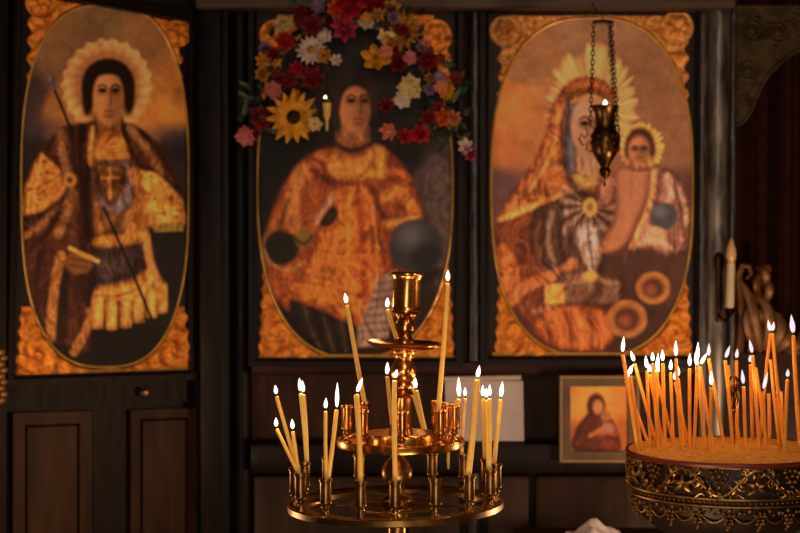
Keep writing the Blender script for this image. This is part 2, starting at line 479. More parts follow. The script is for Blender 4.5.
for i in range(14):
    x = 738 + random.random() * 60; y = 14 + random.random() * 30
    mb.ball(P(x, y, 4.184), .008, 1, (1.6, .5, .7))
struct('trim_10', mb, M['olive_carved'], 'scroll carving on the doorway spandrel')
mb = MB()
zc0, zc1 = .03, 2.3
npl = 90
fr = []; bk = []
for i in range(npl + 1):
    x = XD0 - .02 + (XD1 - XD0 + .06) * i / npl
    y = 4.46 + .028 * math.sin(i * .62) + .012 * math.sin(i * 1.7 + 1)
    fr.append((x, y)); bk.append((x, y + .006))
lo = [Vector((x, y, zc0)) for x, y in fr]; hi = [Vector((x, y, zc1)) for x, y in fr]
lob = [Vector((x, y, zc0)) for x, y in bk]; hib = [Vector((x, y, zc1)) for x, y in bk]
vs = [[mb.bm.verts.new(p) for p in row] for row in (lo, hi, lob, hib)]
for i in range(npl):
    mb.bm.faces.new((vs[0][i], vs[0][i + 1], vs[1][i + 1], vs[1][i]))
    mb.bm.faces.new((vs[2][i + 1], vs[2][i], vs[3][i], vs[3][i + 1]))
    mb.bm.faces.new((vs[1][i], vs[1][i + 1], vs[3][i + 1], vs[3][i])); mb.bm.faces.new((vs[0][i + 1], vs[0][i], vs[2][i], vs[2][i + 1]))
cu = mb.build('doorway_curtain', M['curtain']); tag(cu, 'very dark red curtain filling the doorway at the right edge', 'curtain')
mb = MB().tube([(XD0 - .02, 4.463, 2.3), (XD1 + .05, 4.463, 2.3)], .012, 10)
o = mb.build('curtain_rail', M['chain'], cu)

# ------------------------------------------------------------------ the angled door leaf (left)
mb = MB(); slab(mb, [(-14, -70), (198, -20), (198, 905), (-14, 1010)], leaf_xf, -.022, -.05)
slab(mb, [(4, 384), (197, 377), (197, 402), (4, 411)], leaf_xf, -.010, -.03)
door = struct('door_1', mb, M['black_wood'], 'dark angled panelled door leaf carrying the warrior saint icon', smooth=False)
def raised_panel(x0, y0, x1, y1, ins):
    m = MB(); f0 = leaf_xf(-.020); f1 = leaf_xf(-.008); f2 = leaf_xf(-.008)
    def ring(x0, y0, x1, y1, f): return [m.bm.verts.new(V(f(x, y))) for x, y in ((x0, y0), (x1, y0 - 2), (x1, y1), (x0, y1))]
    r = [ring(x0, y0, x1, y1, f0), ring(x0 + 1, y0 + 1, x1 - 1, y1 - 1, f1), ring(x0 + ins, y0 + ins, x1 - ins, y1 - ins, f1),
         ring(x0 + ins + 1, y0 + ins + 1, x1 - ins - 1, y1 - ins - 1, f0), ring(x0 + ins + 3, y0 + ins + 3, x1 - ins - 3, y1 - ins - 3, leaf_xf(-.013))]
    for a, b in zip(r, r[1:]):
        for i in range(4): m.bm.faces.new((a[i], a[(i + 1) % 4], b[(i + 1) % 4], b[i]))
    m.bm.faces.new(r[-1])
    return m
raised_panel(12, 412, 93, 760, 13).build('panel', M['panel_wood'], door, smooth=False)
raised_panel(130, 409, 198, 740, 10).build('panel', M['panel_wood'], door, smooth=False)
kb = V(leaf_xf(-.01)(141, 392))
mb = MB(); q = Vector((0, 0, 1)).rotation_difference(LN).to_matrix()
mb.lathe([(.006, 0), (.0045, .008), (.009, .014), (.0105, .02), (.008, .026), (.002, .028)], kb, 16, q)
mb.build('knob', M['knob'], door)
# narrow jamb at the far left
mb = MB(); slab(mb, [(-60, -70), (6, -70), (0, 1010), (-60, 1010)], leaf_xf, .012, -.06)
struct('trim_11', mb, M['black_wood'], 'dark jamb at the far left edge', smooth=False)
mb = MB()
for i in range(9):
    y = 352 + i * 6
    mb.ball(V(leaf_xf(.012)(1 + (i % 2) * 2.5, y)), .011, 2, (1, .6, .8))
struct('trim_12', mb, M['old_gold'], 'worn gilt carving on the jamb at the far left edge')

# ------------------------------------------------------------------ icons
def superell(cx, cy, rx, ry, n):
    return lambda x, y: (np.abs((x - cx) / rx) ** n + np.abs((y - cy) / ry) ** n) ** (1 / n)
def oval_pts(cx, cy, rx, ry, n, k=96):
    out = []
    for i in range(k):
        a = 2 * PI * i / k; c, s = math.cos(a), math.sin(a)
        out.append((cx + rx * math.copysign(abs(c) ** (2 / n), c), cy + ry * math.copysign(abs(s) ** (2 / n), s)))
    return out
def relief(name, m, mask, height, mk, parent, box, step=.9, amp=.010):
    x0, y0, x1, y1 = box
    nx = int((x1 - x0) / step) + 1; ny = int((y1 - y0) / step) + 1
    X, Y = np.meshgrid(np.linspace(x0, x1, nx), np.linspace(y0, y1, ny))
    mk_ = mask(X, Y); h = height(X, Y)
    keep = mk_ > 0.02
    off = np.where(keep, -.0015 + np.clip(mk_ * 2, 0, 1) * (.004 + amp * h), -.0015)
    base = mk(0)(X.ravel(), Y.ravel())
    n = LN if mk is leaf_xf else Vector((0, -1, 0))
    W = base + np.outer(off.ravel(), np.array(n))
    inv = np.array(parent_world(parent).inverted()); W = W @ inv[:3, :3].T + inv[:3, 3]
    c = keep[:-1, :-1] | keep[1:, :-1] | keep[:-1, 1:] | keep[1:, 1:]
    jj, ii = np.nonzero(c); i = jj * nx + ii
    q = np.stack([i, i + nx, i + nx + 1, i + 1], 1)
    used, invi = np.unique(q, return_inverse=True)
    me = bpy.data.meshes.new(name)
    me.from_pydata(W[used].tolist(), [], invi.reshape(-1, 4).tolist()); me.update()
    me.materials.append(m); me.shade_smooth()
    o = bpy.data.objects.new(name, me); link(o, parent)
    return o
def scroll_h(cx, cy, k=.42, arms=2, sgn=1):
    def f(x, y):
        r = np.hypot(x - cx, y - cy); a = np.arctan2(y - cy, x - cx)
        w = fbm(x / 10, y / 10) * 5
        return np.clip(.5 + .35 * np.sin(arms * a * sgn + r * k + w * .7) + .3 * (fbm(x / 4, y / 4) - .5) * 2, 0, 1)
    return f
def roundel_h(cx, cy, R):
    def f(x, y):
        r = np.hypot(x - cx, y - cy) / R; a = np.arctan2(y - cy, x - cx)
        return np.clip(.45 + .4 * np.cos(r * 2 * PI * 1.25 + PI) + .22 * np.cos(6 * a) * (r > .3) * (r < .75), 0, 1)
    return f
def make_icon(label, cfg, canvas, mk, base_pt, step=.9):
    root = empty('icon_panel', base_pt, label, 'icon')
    n = LN if mk is leaf_xf else Vector((0, -1, 0))
    quad = cfg['quad']
    b = MB(); slab(b, quad, mk, -.001, -.018); b.build('board', M['black_wood'], root, smooth=False)
    pn = canvas.build('painting', M['paint'], mk(.0), root)
    cx, cy, rx, ry, e = cfg['oval']
    se = superell(cx, cy, rx, ry, e)
    t = MB(); t.tube([V(mk(.002)(x, y)) for x, y in oval_pts(*cfg['oval'])], cfg.get('mw', .0034), 8, closed=True)
    t.build('oval_moulding', M['gilt_line'], root)
    X0, X1, Y0, Y1 = cfg['edges']            # functions giving the board's edges in pixels
    inset = 2; wi = cfg.get('wing', 7)
    def inside(x, y): return np.minimum.reduce([x - X0(y) - inset, X1(y) - inset - x, y - Y0(x) - inset, Y1(x) - inset - y])
    for (rxc, ryc, R, left) in cfg['top']:
        def msk(x, y, rxc=rxc, ryc=ryc, R=R, left=left):
            out = (se(x, y) - 1.0) * min(rx, ry) - 1.0
            m = np.minimum(out, np.minimum(inside(x, y), np.minimum(x - X0(y), X1(y) - x) - wi + 2.2 * np.sin(y * .35)))
            d = np.hypot(x - rxc, y - ryc)
            m = np.minimum(m, d - R - .2)
            corner = ((x < rxc + 2) if left else (x > rxc - 2)) & (y < ryc + 2)
            m = np.where(corner, -5, m)
            m = np.minimum(m, cfg['top_y'] - y)
            m = np.minimum(m, ((cfg['top_x'] + 0 * x) if left else (x * 0 + 1e3)) * 0 + 50)
            m = np.maximum(m, R - d)
            half = (x < cx) if left else (x >= cx)
            return np.clip(np.where(half, m, -5) / 1.6, 0, 1)
        hh = roundel_h(rxc, ryc, R); sh = scroll_h(rxc, ryc, .35, 1, 1)
        def hgt(x, y, hh=hh, sh=sh, rxc=rxc, ryc=ryc, R=R): return np.where(np.hypot(x - rxc, y - ryc) < R + .5, hh(x, y), sh(x, y))
        bx = (rxc - R - 6, min(ryc - R - 6, cfg['top_min']), cx, cfg['top_y']) if left else (cx, min(ryc - R - 6, cfg['top_min']), rxc + R + 6, cfg['top_y'])
        relief('gilded_spandrel', cfg['gold_top'], msk, hgt, mk, root, bx, step)
    for (sx, sy, left) in cfg['low']:
        def msk(x, y, left=left):
            out = (se(x, y) - 1.0) * min(rx, ry) - 1.0
            m = np.minimum(out, inside(x, y) - np.clip((np.abs(Y1(x)) - y) * .06, 0, 5) - 1.2 * np.sin(y * .45)); m = np.minimum(m, y - cfg['low_y'])
            half = (x < cx) if left else (x >= cx)
            return np.clip(np.where(half, m, -5) / 1.6, 0, 1)
        bx = (quad[3][0] - 4, cfg['low_y'], cx, quad[3][1] + 4) if left else (cx, cfg['low_y'], quad[2][0] + 4, quad[2][1] + 4)
        relief('gilded_spandrel', M['gilt'], msk, scroll_h(sx, sy, .4, 2, -1 if left else 1), mk, root, bx, step)
    # bottom gilt strip
    bl, br = quad[3], quad[2]
    g = MB(); g.tube([V(mk(.002)(bl[0] + 5, bl[1] - 4)), V(mk(.002)(br[0] - 5, br[1] - 4))], .0055, 8)
    g.build('lower_moulding', M['gilt_line'], root)
    # frame
    fr = MB(); w = cfg.get('fw', 8); tl, tr = quad[0], quad[1]
    o_ = [(tl[0] - w, tl[1] - w), (tr[0] + w, tr[1] - w), (br[0] + w, br[1] + w), (bl[0] - w, bl[1] + w)]
    for k in range(4):
        a, b2 = quad[k], quad[(k + 1) % 4]; c_, d_ = o_[(k + 1) % 4], o_[k]
        slab(fr, [a, b2, c_, d_], mk, .016, -.018)
    for k in range(4):
        fr.tube([V(mk(.014)(*quad[k])), V(mk(.014)(*quad[(k + 1) % 4]))], .0045, 8)
    fr.build('frame', cfg.get('frame_mat', M['rail_wood']), root, smooth=False)
    return root

# ---- icon A: warrior saint (on the angled door leaf)
c = Canvas(12, -10, 192, 378)
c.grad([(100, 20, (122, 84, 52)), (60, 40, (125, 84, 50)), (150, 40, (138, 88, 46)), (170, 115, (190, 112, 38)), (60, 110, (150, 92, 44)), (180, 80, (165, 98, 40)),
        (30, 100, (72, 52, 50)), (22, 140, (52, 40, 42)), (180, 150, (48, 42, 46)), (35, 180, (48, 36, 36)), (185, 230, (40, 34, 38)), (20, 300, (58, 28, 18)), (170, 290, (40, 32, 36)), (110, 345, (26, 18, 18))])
c.mottling(.22)
c.ell(35, 128, 26, 9, (75, 58, 62), 6, .7); c.ell(172, 135, 22, 10, (62, 54, 60), 6, .7)
# nimbus with scalloped rim
a = np.arctan2(c.Y - 86, c.X - 107); r = np.hypot((c.X - 107) / 46, (c.Y - 86) / 48)
nm = np.clip((1 + .03 * np.cos(22 * a) - r) * 16, 0, 1)
c.put(nm, pig((190, 132, 74)) * (1 + .13 * np.sin(22 * a + 6 * r)[..., None]) * (1 + .6 * (c.n1[..., None] - .5)), .95)
c.ell(107, 86, 35, 37, (150, 88, 42), 4, .8)
c.ell(108, 84, 26, 25, (48, 22, 10), 2.5); c.ell(88, 98, 6, 16, (45, 20, 10), 2.5); c.ell(128, 98, 6, 15, (45, 20, 10), 2.5)
c.poly([(97, 112), (120, 112), (122, 138), (94, 138)], (128, 76, 36), 2)
c.face(108, 98, 15.5, 27, (176, 108, 58), (86, 42, 20), 1.0, (118, 48, 30), -.2)
c.poly([(85, 112), (83, 82), (91, 65), (108, 59), (125, 65), (134, 82), (133, 106), (128, 112), (124.5, 86), (120, 77), (108, 74.5), (97, 77), (92.5, 88), (92, 102), (89, 113)], (48, 23, 11), 1.6, tex=0)
# tunic, breastplate
c.poly([(92, 134), (130, 134), (138, 170), (140, 240), (98, 240), (92, 190)], (150, 82, 28), 2)
c.poly([(94, 137), (129, 137), (131, 160), (94, 162)], (182, 100, 30), 1.5, tex=.4)
for k in range(5): c.stroke([(95, 143 + k * 4), (112, 145 + k * 4), (130, 142 + k * 4)], 1.1, (120, 62, 20), .8, .5)
c.poly([(93, 163), (112, 160), (132, 163), (136, 190), (126, 212), (104, 214), (96, 195)], (112, 84, 84), 2)
c.poly([(94, 165), (112, 162), (126, 168), (124, 188), (112, 206), (100, 192)], (112, 62, 24), 2, tex=.5)
c.stroke([(110, 168), (110, 198)], 3, (190, 112, 40), 1.2, .8); c.stroke([(102, 178), (119, 178)], 3, (190, 112, 40), 1.2, .8)
# brocade sleeves
m = c.poly([(42, 152), (58, 164), (66, 188), (52, 206), (30, 216), (18, 210), (28, 178)], (190, 112, 38), 2, tex=.7)
m2 = c.poly([(138, 164), (160, 172), (178, 190), (184, 205), (183, 226), (153, 229), (142, 212)], (198, 122, 42), 2, tex=.7)
for i in range(26):
    x = 22 + random.random() * 42; y = 158 + random.random() * 54
    c.ell(x, y, 2.4, 1.8, (135, 66, 22), 1.2, .7, clip=m)
    x = 142 + random.random() * 40; y = 168 + random.random() * 52
    c.ell(x, y, 2.4, 1.8, (140, 70, 22), 1.2, .7, clip=m2)
c.poly([(152, 224), (184, 222), (183, 231), (154, 232)], (146, 108, 40), 1.4, sm=False)
c.stroke([(132, 172), (141, 195), (140, 214), (144, 232)], 9, (168, 92, 32), 2.2, .9)
# cloak
ck = c.poly([(97, 124), (76, 124), (58, 130), (47, 146), (44, 155), (60, 168), (68, 186), (62, 202), (40, 214), (20, 222), (16, 260), (22, 320), (60, 345), (90, 350), (88, 300), (92, 240), (90, 190), (92, 160)], (88, 38, 20), 2.2)
for pts, w, col, al in (([(60, 132), (64, 160), (70, 180)], 9, (150, 92, 48), .75), ([(72, 128), (74, 150), (74, 176)], 4, (45, 16, 10), .8), ([(82, 128), (80, 160), (84, 220), (82, 300)], 7, (56, 20, 12), .8),
                        ([(90, 140), (86, 190), (88, 240)], 4, (40, 15, 9), .8), ([(58, 205), (40, 226), (20, 238)], 7, (152, 88, 42), .7), ([(62, 200), (48, 232), (26, 252)], 4, (52, 20, 12), .8),
                        ([(70, 190), (66, 214), (58, 234)], 9, (158, 98, 48), .75), ([(76, 195), (74, 214), (72, 232)], 5, (120, 66, 32), .7), ([(40, 250), (36, 290), (38, 330)], 6, (60, 24, 14), .7), ([(26, 250), (24, 290), (28, 320)], 5, (110, 56, 28), .5),
                        ([(66, 270), (62, 300), (62, 335)], 12, (46, 18, 11), .8)):
    c.stroke(pts, w, col, 2.2, al, clip=ck)
c.poly([(90, 128), (95, 130), (93, 165), (87, 160)], (192, 128, 56), 1.4)
rk = c.poly([(122, 124), (140, 128), (160, 146), (174, 168), (184, 196), (176, 192), (158, 174), (142, 170), (132, 160), (126, 145)], (92, 44, 24), 2)
c.stroke([(130, 128), (146, 148), (160, 172)], 7, (150, 92, 46), 2, .8, clip=rk); c.stroke([(140, 130), (160, 154), (178, 188)], 3, (48, 20, 14), 1.6, .8, clip=rk); c.stroke([(124, 130), (132, 152), (142, 168)], 4, (60, 26, 14), 1.6, .7, clip=rk)
c.ell(70, 180, 6.5, 7, (176, 108, 42), 1.6, tex=.5); c.ell(70, 180, 3, 3, (100, 54, 20), 1.4)
# abdomen, belt, skirt
c.poly([(98, 236), (140, 232), (146, 262), (136, 286), (96, 288)], (66, 42, 44), 2.5)
c.ell(108, 268, 9, 10, (96, 62, 62), 4, .6); c.ell(124, 262, 8, 9, (92, 60, 60), 4, .6)
c.poly([(97, 236), (142, 230), (144, 242), (98, 248)], (176, 108, 34), 1.8, tex=.6)
c.poly([(95, 288), (112, 284), (132, 278), (152, 266), (160, 290), (140, 312), (95, 316)], (192, 118, 40), 2, tex=.7)
c.stroke([(97, 296), (118, 296), (140, 288)], 2.5, (116, 46, 22), 1.2, .7)
for x, y0, y1 in ((98, 300, 329), (112, 302, 330), (126, 302, 328), (139, 298, 323), (152, 290, 318), (162, 286, 313)):
    c.poly([(x - 5.5, y0), (x + 5.5, y0 - 2), (x + 6, y1 - 4), (x + 2, y1), (x - 4, y1), (x - 6, y1 - 4)], (204, 132, 50), 1.3, tex=.4)
    c.stroke([(x - 5, y1 - 2), (x + 5, y1 - 2)], 2, (140, 92, 34), .9, .7)
    c.stroke([(x + 7, y0), (x + 7, y1)], 2, (52, 22, 12), 1, .8)
# forearm and hands
c.poly([(100, 210), (114, 214), (126, 218), (130, 230), (118, 234), (104, 228)], (134, 82, 40), 2); c.ell(128, 224, 6, 7, (158, 100, 52), 2)
c.poly([(128, 222), (138, 222), (140, 238), (126, 240)], (196, 122, 42), 2, tex=.5)
c.ell(79, 263, 14, 11, (132, 76, 34), 2.2); c.stroke([(70, 258), (88, 262)], 2, (84, 42, 18), 1.2, .7); c.stroke([(70, 265), (88, 268)], 2, (84, 42, 18), 1.2, .7)
c.stroke([(70, 248), (82, 254), (98, 261)], 4, (194, 128, 50), 1.4)
c.stroke([(61, 256), (54, 290), (50, 338)], 10, (156, 90, 34), 1.6); c.stroke([(90, 312), (86, 330), (74, 352)], 9, (158, 92, 34), 1.8)
c.stroke([(146, 236), (150, 262), (160, 284)], 8, (186, 118, 54), 1.6); c.stroke([(152, 240), (156, 262), (163, 284)], 1.6, (96, 48, 24), 1, .7)
# lance
c.stroke([(54, 88), (72, 132)], 2.6, (50, 26, 16), .9); c.stroke([(104, 208), (128, 262), (152, 320)], 2.8, (48, 24, 14), .9); c.poly([(50, 72), (56, 84), (54, 92), (48, 84)], (110, 96, 92), 1)
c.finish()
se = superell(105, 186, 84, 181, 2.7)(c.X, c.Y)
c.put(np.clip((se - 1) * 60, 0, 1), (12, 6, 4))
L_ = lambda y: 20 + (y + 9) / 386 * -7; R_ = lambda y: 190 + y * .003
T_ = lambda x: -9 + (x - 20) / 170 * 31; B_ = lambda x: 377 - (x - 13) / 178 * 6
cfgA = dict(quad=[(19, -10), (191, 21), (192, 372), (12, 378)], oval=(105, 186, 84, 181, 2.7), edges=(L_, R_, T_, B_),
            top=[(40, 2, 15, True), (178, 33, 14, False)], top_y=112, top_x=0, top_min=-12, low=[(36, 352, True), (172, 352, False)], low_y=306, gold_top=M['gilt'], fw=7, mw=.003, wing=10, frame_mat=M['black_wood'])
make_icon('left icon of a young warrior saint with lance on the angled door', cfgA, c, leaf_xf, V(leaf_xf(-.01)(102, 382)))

# ---- icon B: crowned woman saint with globe (flowers above)
c = Canvas(254, 8, 458, 361)
c.grad([(300, 60, (40, 24, 14)), (350, 40, (44, 26, 16)), (420, 100, (44, 28, 18)), (430, 180, (82, 62, 58)), (440, 240, (76, 58, 54)), (265, 160, (26, 18, 12)), (275, 210, (36, 22, 12)), (300, 330, (44, 26, 14)), (405, 320, (56, 34, 24)), (405, 160, (38, 26, 24))])
c.mottling(.2)
c.poly([(424, 160), (454, 165), (454, 262), (434, 290), (425, 240)], (86, 66, 62), 5, .8)
c.ell(350, 95, 25, 30, (44, 22, 11), 3); c.ell(333, 118, 8, 26, (42, 20, 11), 3); c.ell(372, 112, 8, 24, (42, 20, 11), 3)
# robe
rb = c.poly([(334, 146), (312, 152), (296, 166), (280, 190), (266, 228), (262, 262), (272, 296), (300, 318), (350, 330), (392, 318), (408, 290), (424, 236), (422, 206), (408, 172), (392, 152), (374, 144)], (150, 66, 18), 2.5)
for pts, w, col, al in (([(320, 156), (298, 186), (276, 226)], 10, (188, 108, 44), .55), ([(300, 170), (292, 205), (296, 228)], 14, (186, 116, 50), .6), ([(312, 170), (330, 182), (352, 186)], 6, (96, 32, 12), .8), ([(288, 200), (280, 226), (268, 250)], 5, (92, 34, 12), .8),
                        ([(376, 180), (392, 172), (410, 178)], 7, (178, 84, 24), .7), ([(384, 196), (400, 192), (414, 210)], 11, (198, 118, 34), .7), ([(372, 190), (382, 214), (400, 226)], 6, (88, 28, 10), .8), ([(376, 230), (382, 270), (384, 310)], 7, (96, 34, 12), .7),
                        ([(404, 232), (396, 270), (392, 306)], 8, (120, 56, 24), .6), ([(310, 158), (322, 164), (330, 176)], 4, (104, 40, 14), .7)):
    c.stroke(pts, w, col, 2.5, al, clip=rb)
c.poly([(386, 220), (404, 216), (420, 214), (416, 222), (398, 228), (386, 230)], (204, 132, 44), 2)
tn = c.poly([(330, 190), (350, 184), (372, 190), (378, 232), (386, 280), (380, 314), (340, 306), (296, 294), (306, 268), (320, 230)], (188, 96, 26), 2.5, tex=.6)
for pts, w, col, al in (([(358, 188), (362, 230), (366, 300)], 8, (166, 62, 14), .8), ([(350, 196), (348, 240), (346, 296)], 3, (214, 130, 44), .7), ([(336, 210), (328, 250), (316, 288)], 3, (150, 72, 20), .7), ([(372, 200), (376, 250), (378, 300)], 3, (210, 124, 40), .6), ([(362, 240), (372, 228), (374, 250)], 6, (110, 40, 12), .7)):
    c.stroke(pts, w, col, 1.8, al, clip=tn)
for i in range(40): c.ell(302 + random.random() * 78, 215 + random.random() * 85, 2.6, 2, (212, 128, 44), 1.4, .5, clip=tn)
hem = [(288, 288), (300, 280), (330, 286), (356, 294), (372, 300), (368, 326), (358, 322), (352, 316), (342, 318), (334, 308), (322, 310), (314, 302), (304, 304), (298, 296)]
c.poly(hem, (196, 104, 30), 1.8, tex=.6)
# bodice
c.poly([(332, 150), (352, 156), (374, 148), (384, 160), (376, 178), (352, 182), (328, 174)], (190, 112, 36), 2, tex=.5)
c.poly([(372, 146), (386, 150), (386, 176), (376, 178)], (196, 124, 40), 2, tex=.5)
c.poly([(340, 122), (366, 122), (370, 146), (352, 152), (336, 146)], (146, 86, 48), 2.2)
c.stroke([(337, 144), (352, 151), (370, 144)], 3.6, (84, 30, 22), 1.3, .9)
c.poly([(342, 124), (364, 124), (367, 142), (352, 150), (338, 144)], (150, 86, 46), 2.2, tex=.1)
c.stroke([(337, 144), (352, 151), (370, 144)], 3.6, (84, 30, 22), 1.3, .9)
c.face(354, 106, 17, 26.5, (172, 104, 58), (92, 46, 24), 4.2, (140, 50, 34), -.12)
c.poly([(334, 130), (330, 110), (331, 90), (339, 75), (355, 69), (370, 75), (377, 92), (377, 118), (371, 114), (369.5, 100), (365, 91), (357, 86), (349, 88), (343, 96), (339.5, 112), (341, 128)], (66, 32, 15), 1.6, tex=0)
# raised hand, sleeve lining, forearm drapery
c.poly([(314, 224), (320, 210), (328, 196), (334, 192), (334, 204), (328, 214), (320, 224)], (190, 136, 100), 1.8); c.poly([(320, 222), (332, 206), (338, 214), (330, 226)], (72, 44, 26), 2)
c.ell(281, 248, 18, 17, (44, 38, 24), 2.5); c.stroke([(264, 250), (272, 264), (288, 270), (304, 262)], 3, (150, 104, 50), 1.4); c.stroke([(262, 250), (268, 232), (284, 226)], 3, (140, 88, 36), 1.6, .8)
c.ell(304, 238, 9, 9, (130, 94, 42), 3); c.stroke([(292, 236), (304, 244), (312, 236)], 3, (58, 46, 26), 1.4, .8)
# globe
g = c.ell(416, 246, 27, 27, (58, 56, 64), 2.2); c.ell(410, 236, 13, 12, (96, 92, 96), 8, .7, clip=g); c.ell(428, 258, 16, 16, (34, 30, 36), 6, .7, clip=g)
c.poly([(392, 262), (410, 274), (440, 268), (434, 280), (408, 284)], (44, 24, 18), 3, .8)
# page with ruled bands
pg = c.poly([(378, 278), (396, 270), (396, 300), (386, 346), (346, 348), (362, 320)], (136, 102, 92), 2, sm=False)
for k in range(8): c.stroke([(352 + (8 - k) * 3, 284 + k * 8), (396, 281 + k * 8)], 2, (86, 58, 50), 1.2, .6, clip=pg)
# wheel / lower drapery
wl = c.poly([(290, 300), (310, 306), (336, 318), (356, 328), (352, 352), (326, 352), (304, 338), (292, 318)], (52, 36, 20), 2.5)
for k in range(7): c.stroke([(294 + k * 9, 302), (302 + k * 8, 326), (316 + k * 6, 352)], 3, (100, 74, 40) if k % 2 else (28, 20, 12), 1.6, .6, clip=wl)
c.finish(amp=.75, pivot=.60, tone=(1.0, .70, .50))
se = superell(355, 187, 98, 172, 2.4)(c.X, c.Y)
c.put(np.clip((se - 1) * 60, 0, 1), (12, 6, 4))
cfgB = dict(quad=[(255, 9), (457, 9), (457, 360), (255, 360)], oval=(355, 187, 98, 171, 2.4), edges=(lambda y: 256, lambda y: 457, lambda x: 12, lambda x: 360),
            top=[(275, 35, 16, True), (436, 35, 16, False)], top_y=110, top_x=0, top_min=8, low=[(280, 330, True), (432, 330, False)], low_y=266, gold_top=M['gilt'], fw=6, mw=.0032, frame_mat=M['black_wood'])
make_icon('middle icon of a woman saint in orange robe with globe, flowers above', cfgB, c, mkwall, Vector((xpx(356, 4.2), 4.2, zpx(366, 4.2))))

# ---- icon C: mother and child
c = Canvas(486, 9, 698, 359)
c.grad([(590, 30, (142, 98, 68)), (530, 60, (152, 98, 58)), (505, 110, (196, 110, 44)), (500, 150, (176, 96, 46)), (498, 185, (104, 66, 62)), (505, 240, (120, 66, 44)), (660, 70, (138, 90, 60)), (680, 130, (140, 88, 60)), (690, 210, (96, 60, 52)),
        (670, 270, (88, 50, 38)), (590, 330, (88, 42, 26)), (530, 330, (100, 46, 22)), (640, 330, (78, 42, 28)), (540, 130, (168, 100, 52))])
c.mottling(.2)
# rayed nimbus
a = np.arctan2(c.Y - 112, c.X - 592); r = np.hypot((c.X - 592) / 46, (c.Y - 112) / 68)
rn = vnoise(a * 17 + 40, r * 1.2 + 3); rn2 = vnoise(a * 41 + 9, r * 2.0)
rays = .55 * rn + .45 * rn2
nm = np.clip((1.0 + .22 * (rn - .5) - r) * 7, 0, 1) * np.clip((r - .4) * 6, 0, 1) * np.clip((132 - c.Y) / 14 + (c.X > 600) * .6, 0, 1)
c.put(nm, pig((212, 146, 82)) * (.5 + .95 * rays[..., None]), .9)
# child's nimbus
a = np.arctan2(c.Y - 148, c.X - 641); r = np.hypot((c.X - 641) / 23, (c.Y - 148) / 26)
rn = vnoise(a * 9 + 20, r * 1.5)
nm = np.clip((1.0 + .2 * (rn - .5) - r) * 9, 0, 1)
c.put(nm, pig((222, 152, 66)) * (.65 + .6 * rn[..., None]), .95)
# mantle and veil
mt = c.poly([(540, 205), (520, 214), (500, 222), (494, 250), (500, 285), (520, 316), (550, 330), (570, 300), (580, 250), (570, 200)], (124, 54, 24), 2.5)
vl = c.poly([(566, 84), (586, 76), (606, 82), (618, 98), (608, 96), (588, 90), (574, 98), (564, 124), (566, 160), (572, 186), (558, 200), (530, 212), (498, 222), (512, 192), (532, 164), (546, 130), (552, 104)], (164, 82, 32), 2.2, tex=.8)
for pts, w, col, al in (([(560, 110), (552, 150), (530, 190)], 4, (224, 146, 66), .6), ([(500, 220), (530, 208), (566, 194)], 6, (220, 140, 52), .8), ([(552, 140), (540, 170), (520, 200)], 4, (140, 72, 26), .6)):
    c.stroke(pts, w, col, 1.8, al, clip=vl)
c.poly([(570, 96), (588, 88), (606, 92), (612, 102), (600, 96), (586, 95), (574, 104)], (150, 80, 30), 2, .9)
# face (mostly behind the lamp), neck, wimple
c.poly([(566, 104), (576, 100), (584, 104), (580, 170), (586, 196), (576, 192), (564, 166)], (84, 74, 78), 2.5)
c.poly([(578, 140), (604, 140), (606, 176), (586, 190), (576, 178)], (160, 104, 78), 2.5)
fm = c.face(590, 126, 19, 31, (174, 118, 92), (118, 68, 50), 3, (150, 66, 52))
c.stroke([(572, 102), (590, 96), (608, 104)], 3, (190, 130, 60), 1.6, .8)
c.poly([(572, 172), (590, 176), (610, 168), (606, 182), (590, 190), (576, 186)], (200, 130, 50), 2, .8)
# sleeves and bodice
c.poly([(534, 210), (560, 198), (582, 192), (600, 196), (612, 215), (606, 250), (598, 272), (560, 282), (540, 268), (530, 240)], (92, 52, 36), 2.8)
fan = np.hypot(c.X - 590, c.Y - 207); an = np.arctan2(c.Y - 207, c.X - 590)
fmk = np.clip((36 + 5 * np.cos(3 * an) - fan) / 4, 0, 1) * np.clip((fan - 6) / 3, 0, 1) * np.clip(.5 + (np.cos(an - 1.6) + .62) * 6, 0, 1)
pl = .5 + .5 * np.sin(13 * an + .06 * fan)
c.put(fmk, pig((78, 52, 52)) * (1 - pl[..., None]) + pig((170, 126, 108)) * pl[..., None], .5)
c.poly([(574, 232), (590, 222), (602, 236), (600, 262), (592, 274), (584, 262)], (166, 138, 126), 2.2, .8); c.stroke([(588, 226), (590, 250), (594, 272)], 3, (80, 58, 62), 1.6, .8); c.stroke([(598, 232), (604, 256), (600, 274)], 4, (60, 42, 48), 1.8, .8)
c.stroke([(552, 212), (548, 240), (556, 270)], 4, (160, 122, 104), 2, .5); c.stroke([(562, 206), (560, 240), (566, 266)], 3.5, (50, 30, 26), 2, .7); c.stroke([(540, 222), (538, 250), (548, 276)], 5, (120, 66, 38), 2, .7)
c.ell(590, 207, 7, 9, (196, 146, 62), 1.6); c.ell(590, 207, 3.5, 5, (150, 100, 44), 1.6)
c.poly([(600, 176), (614, 178), (616, 196), (606, 208), (598, 204), (596, 188)], (168, 106, 80), 2); c.stroke([(601, 180), (599, 196), (606, 206), (614, 198)], 1.6, (104, 58, 42), 1, .7)
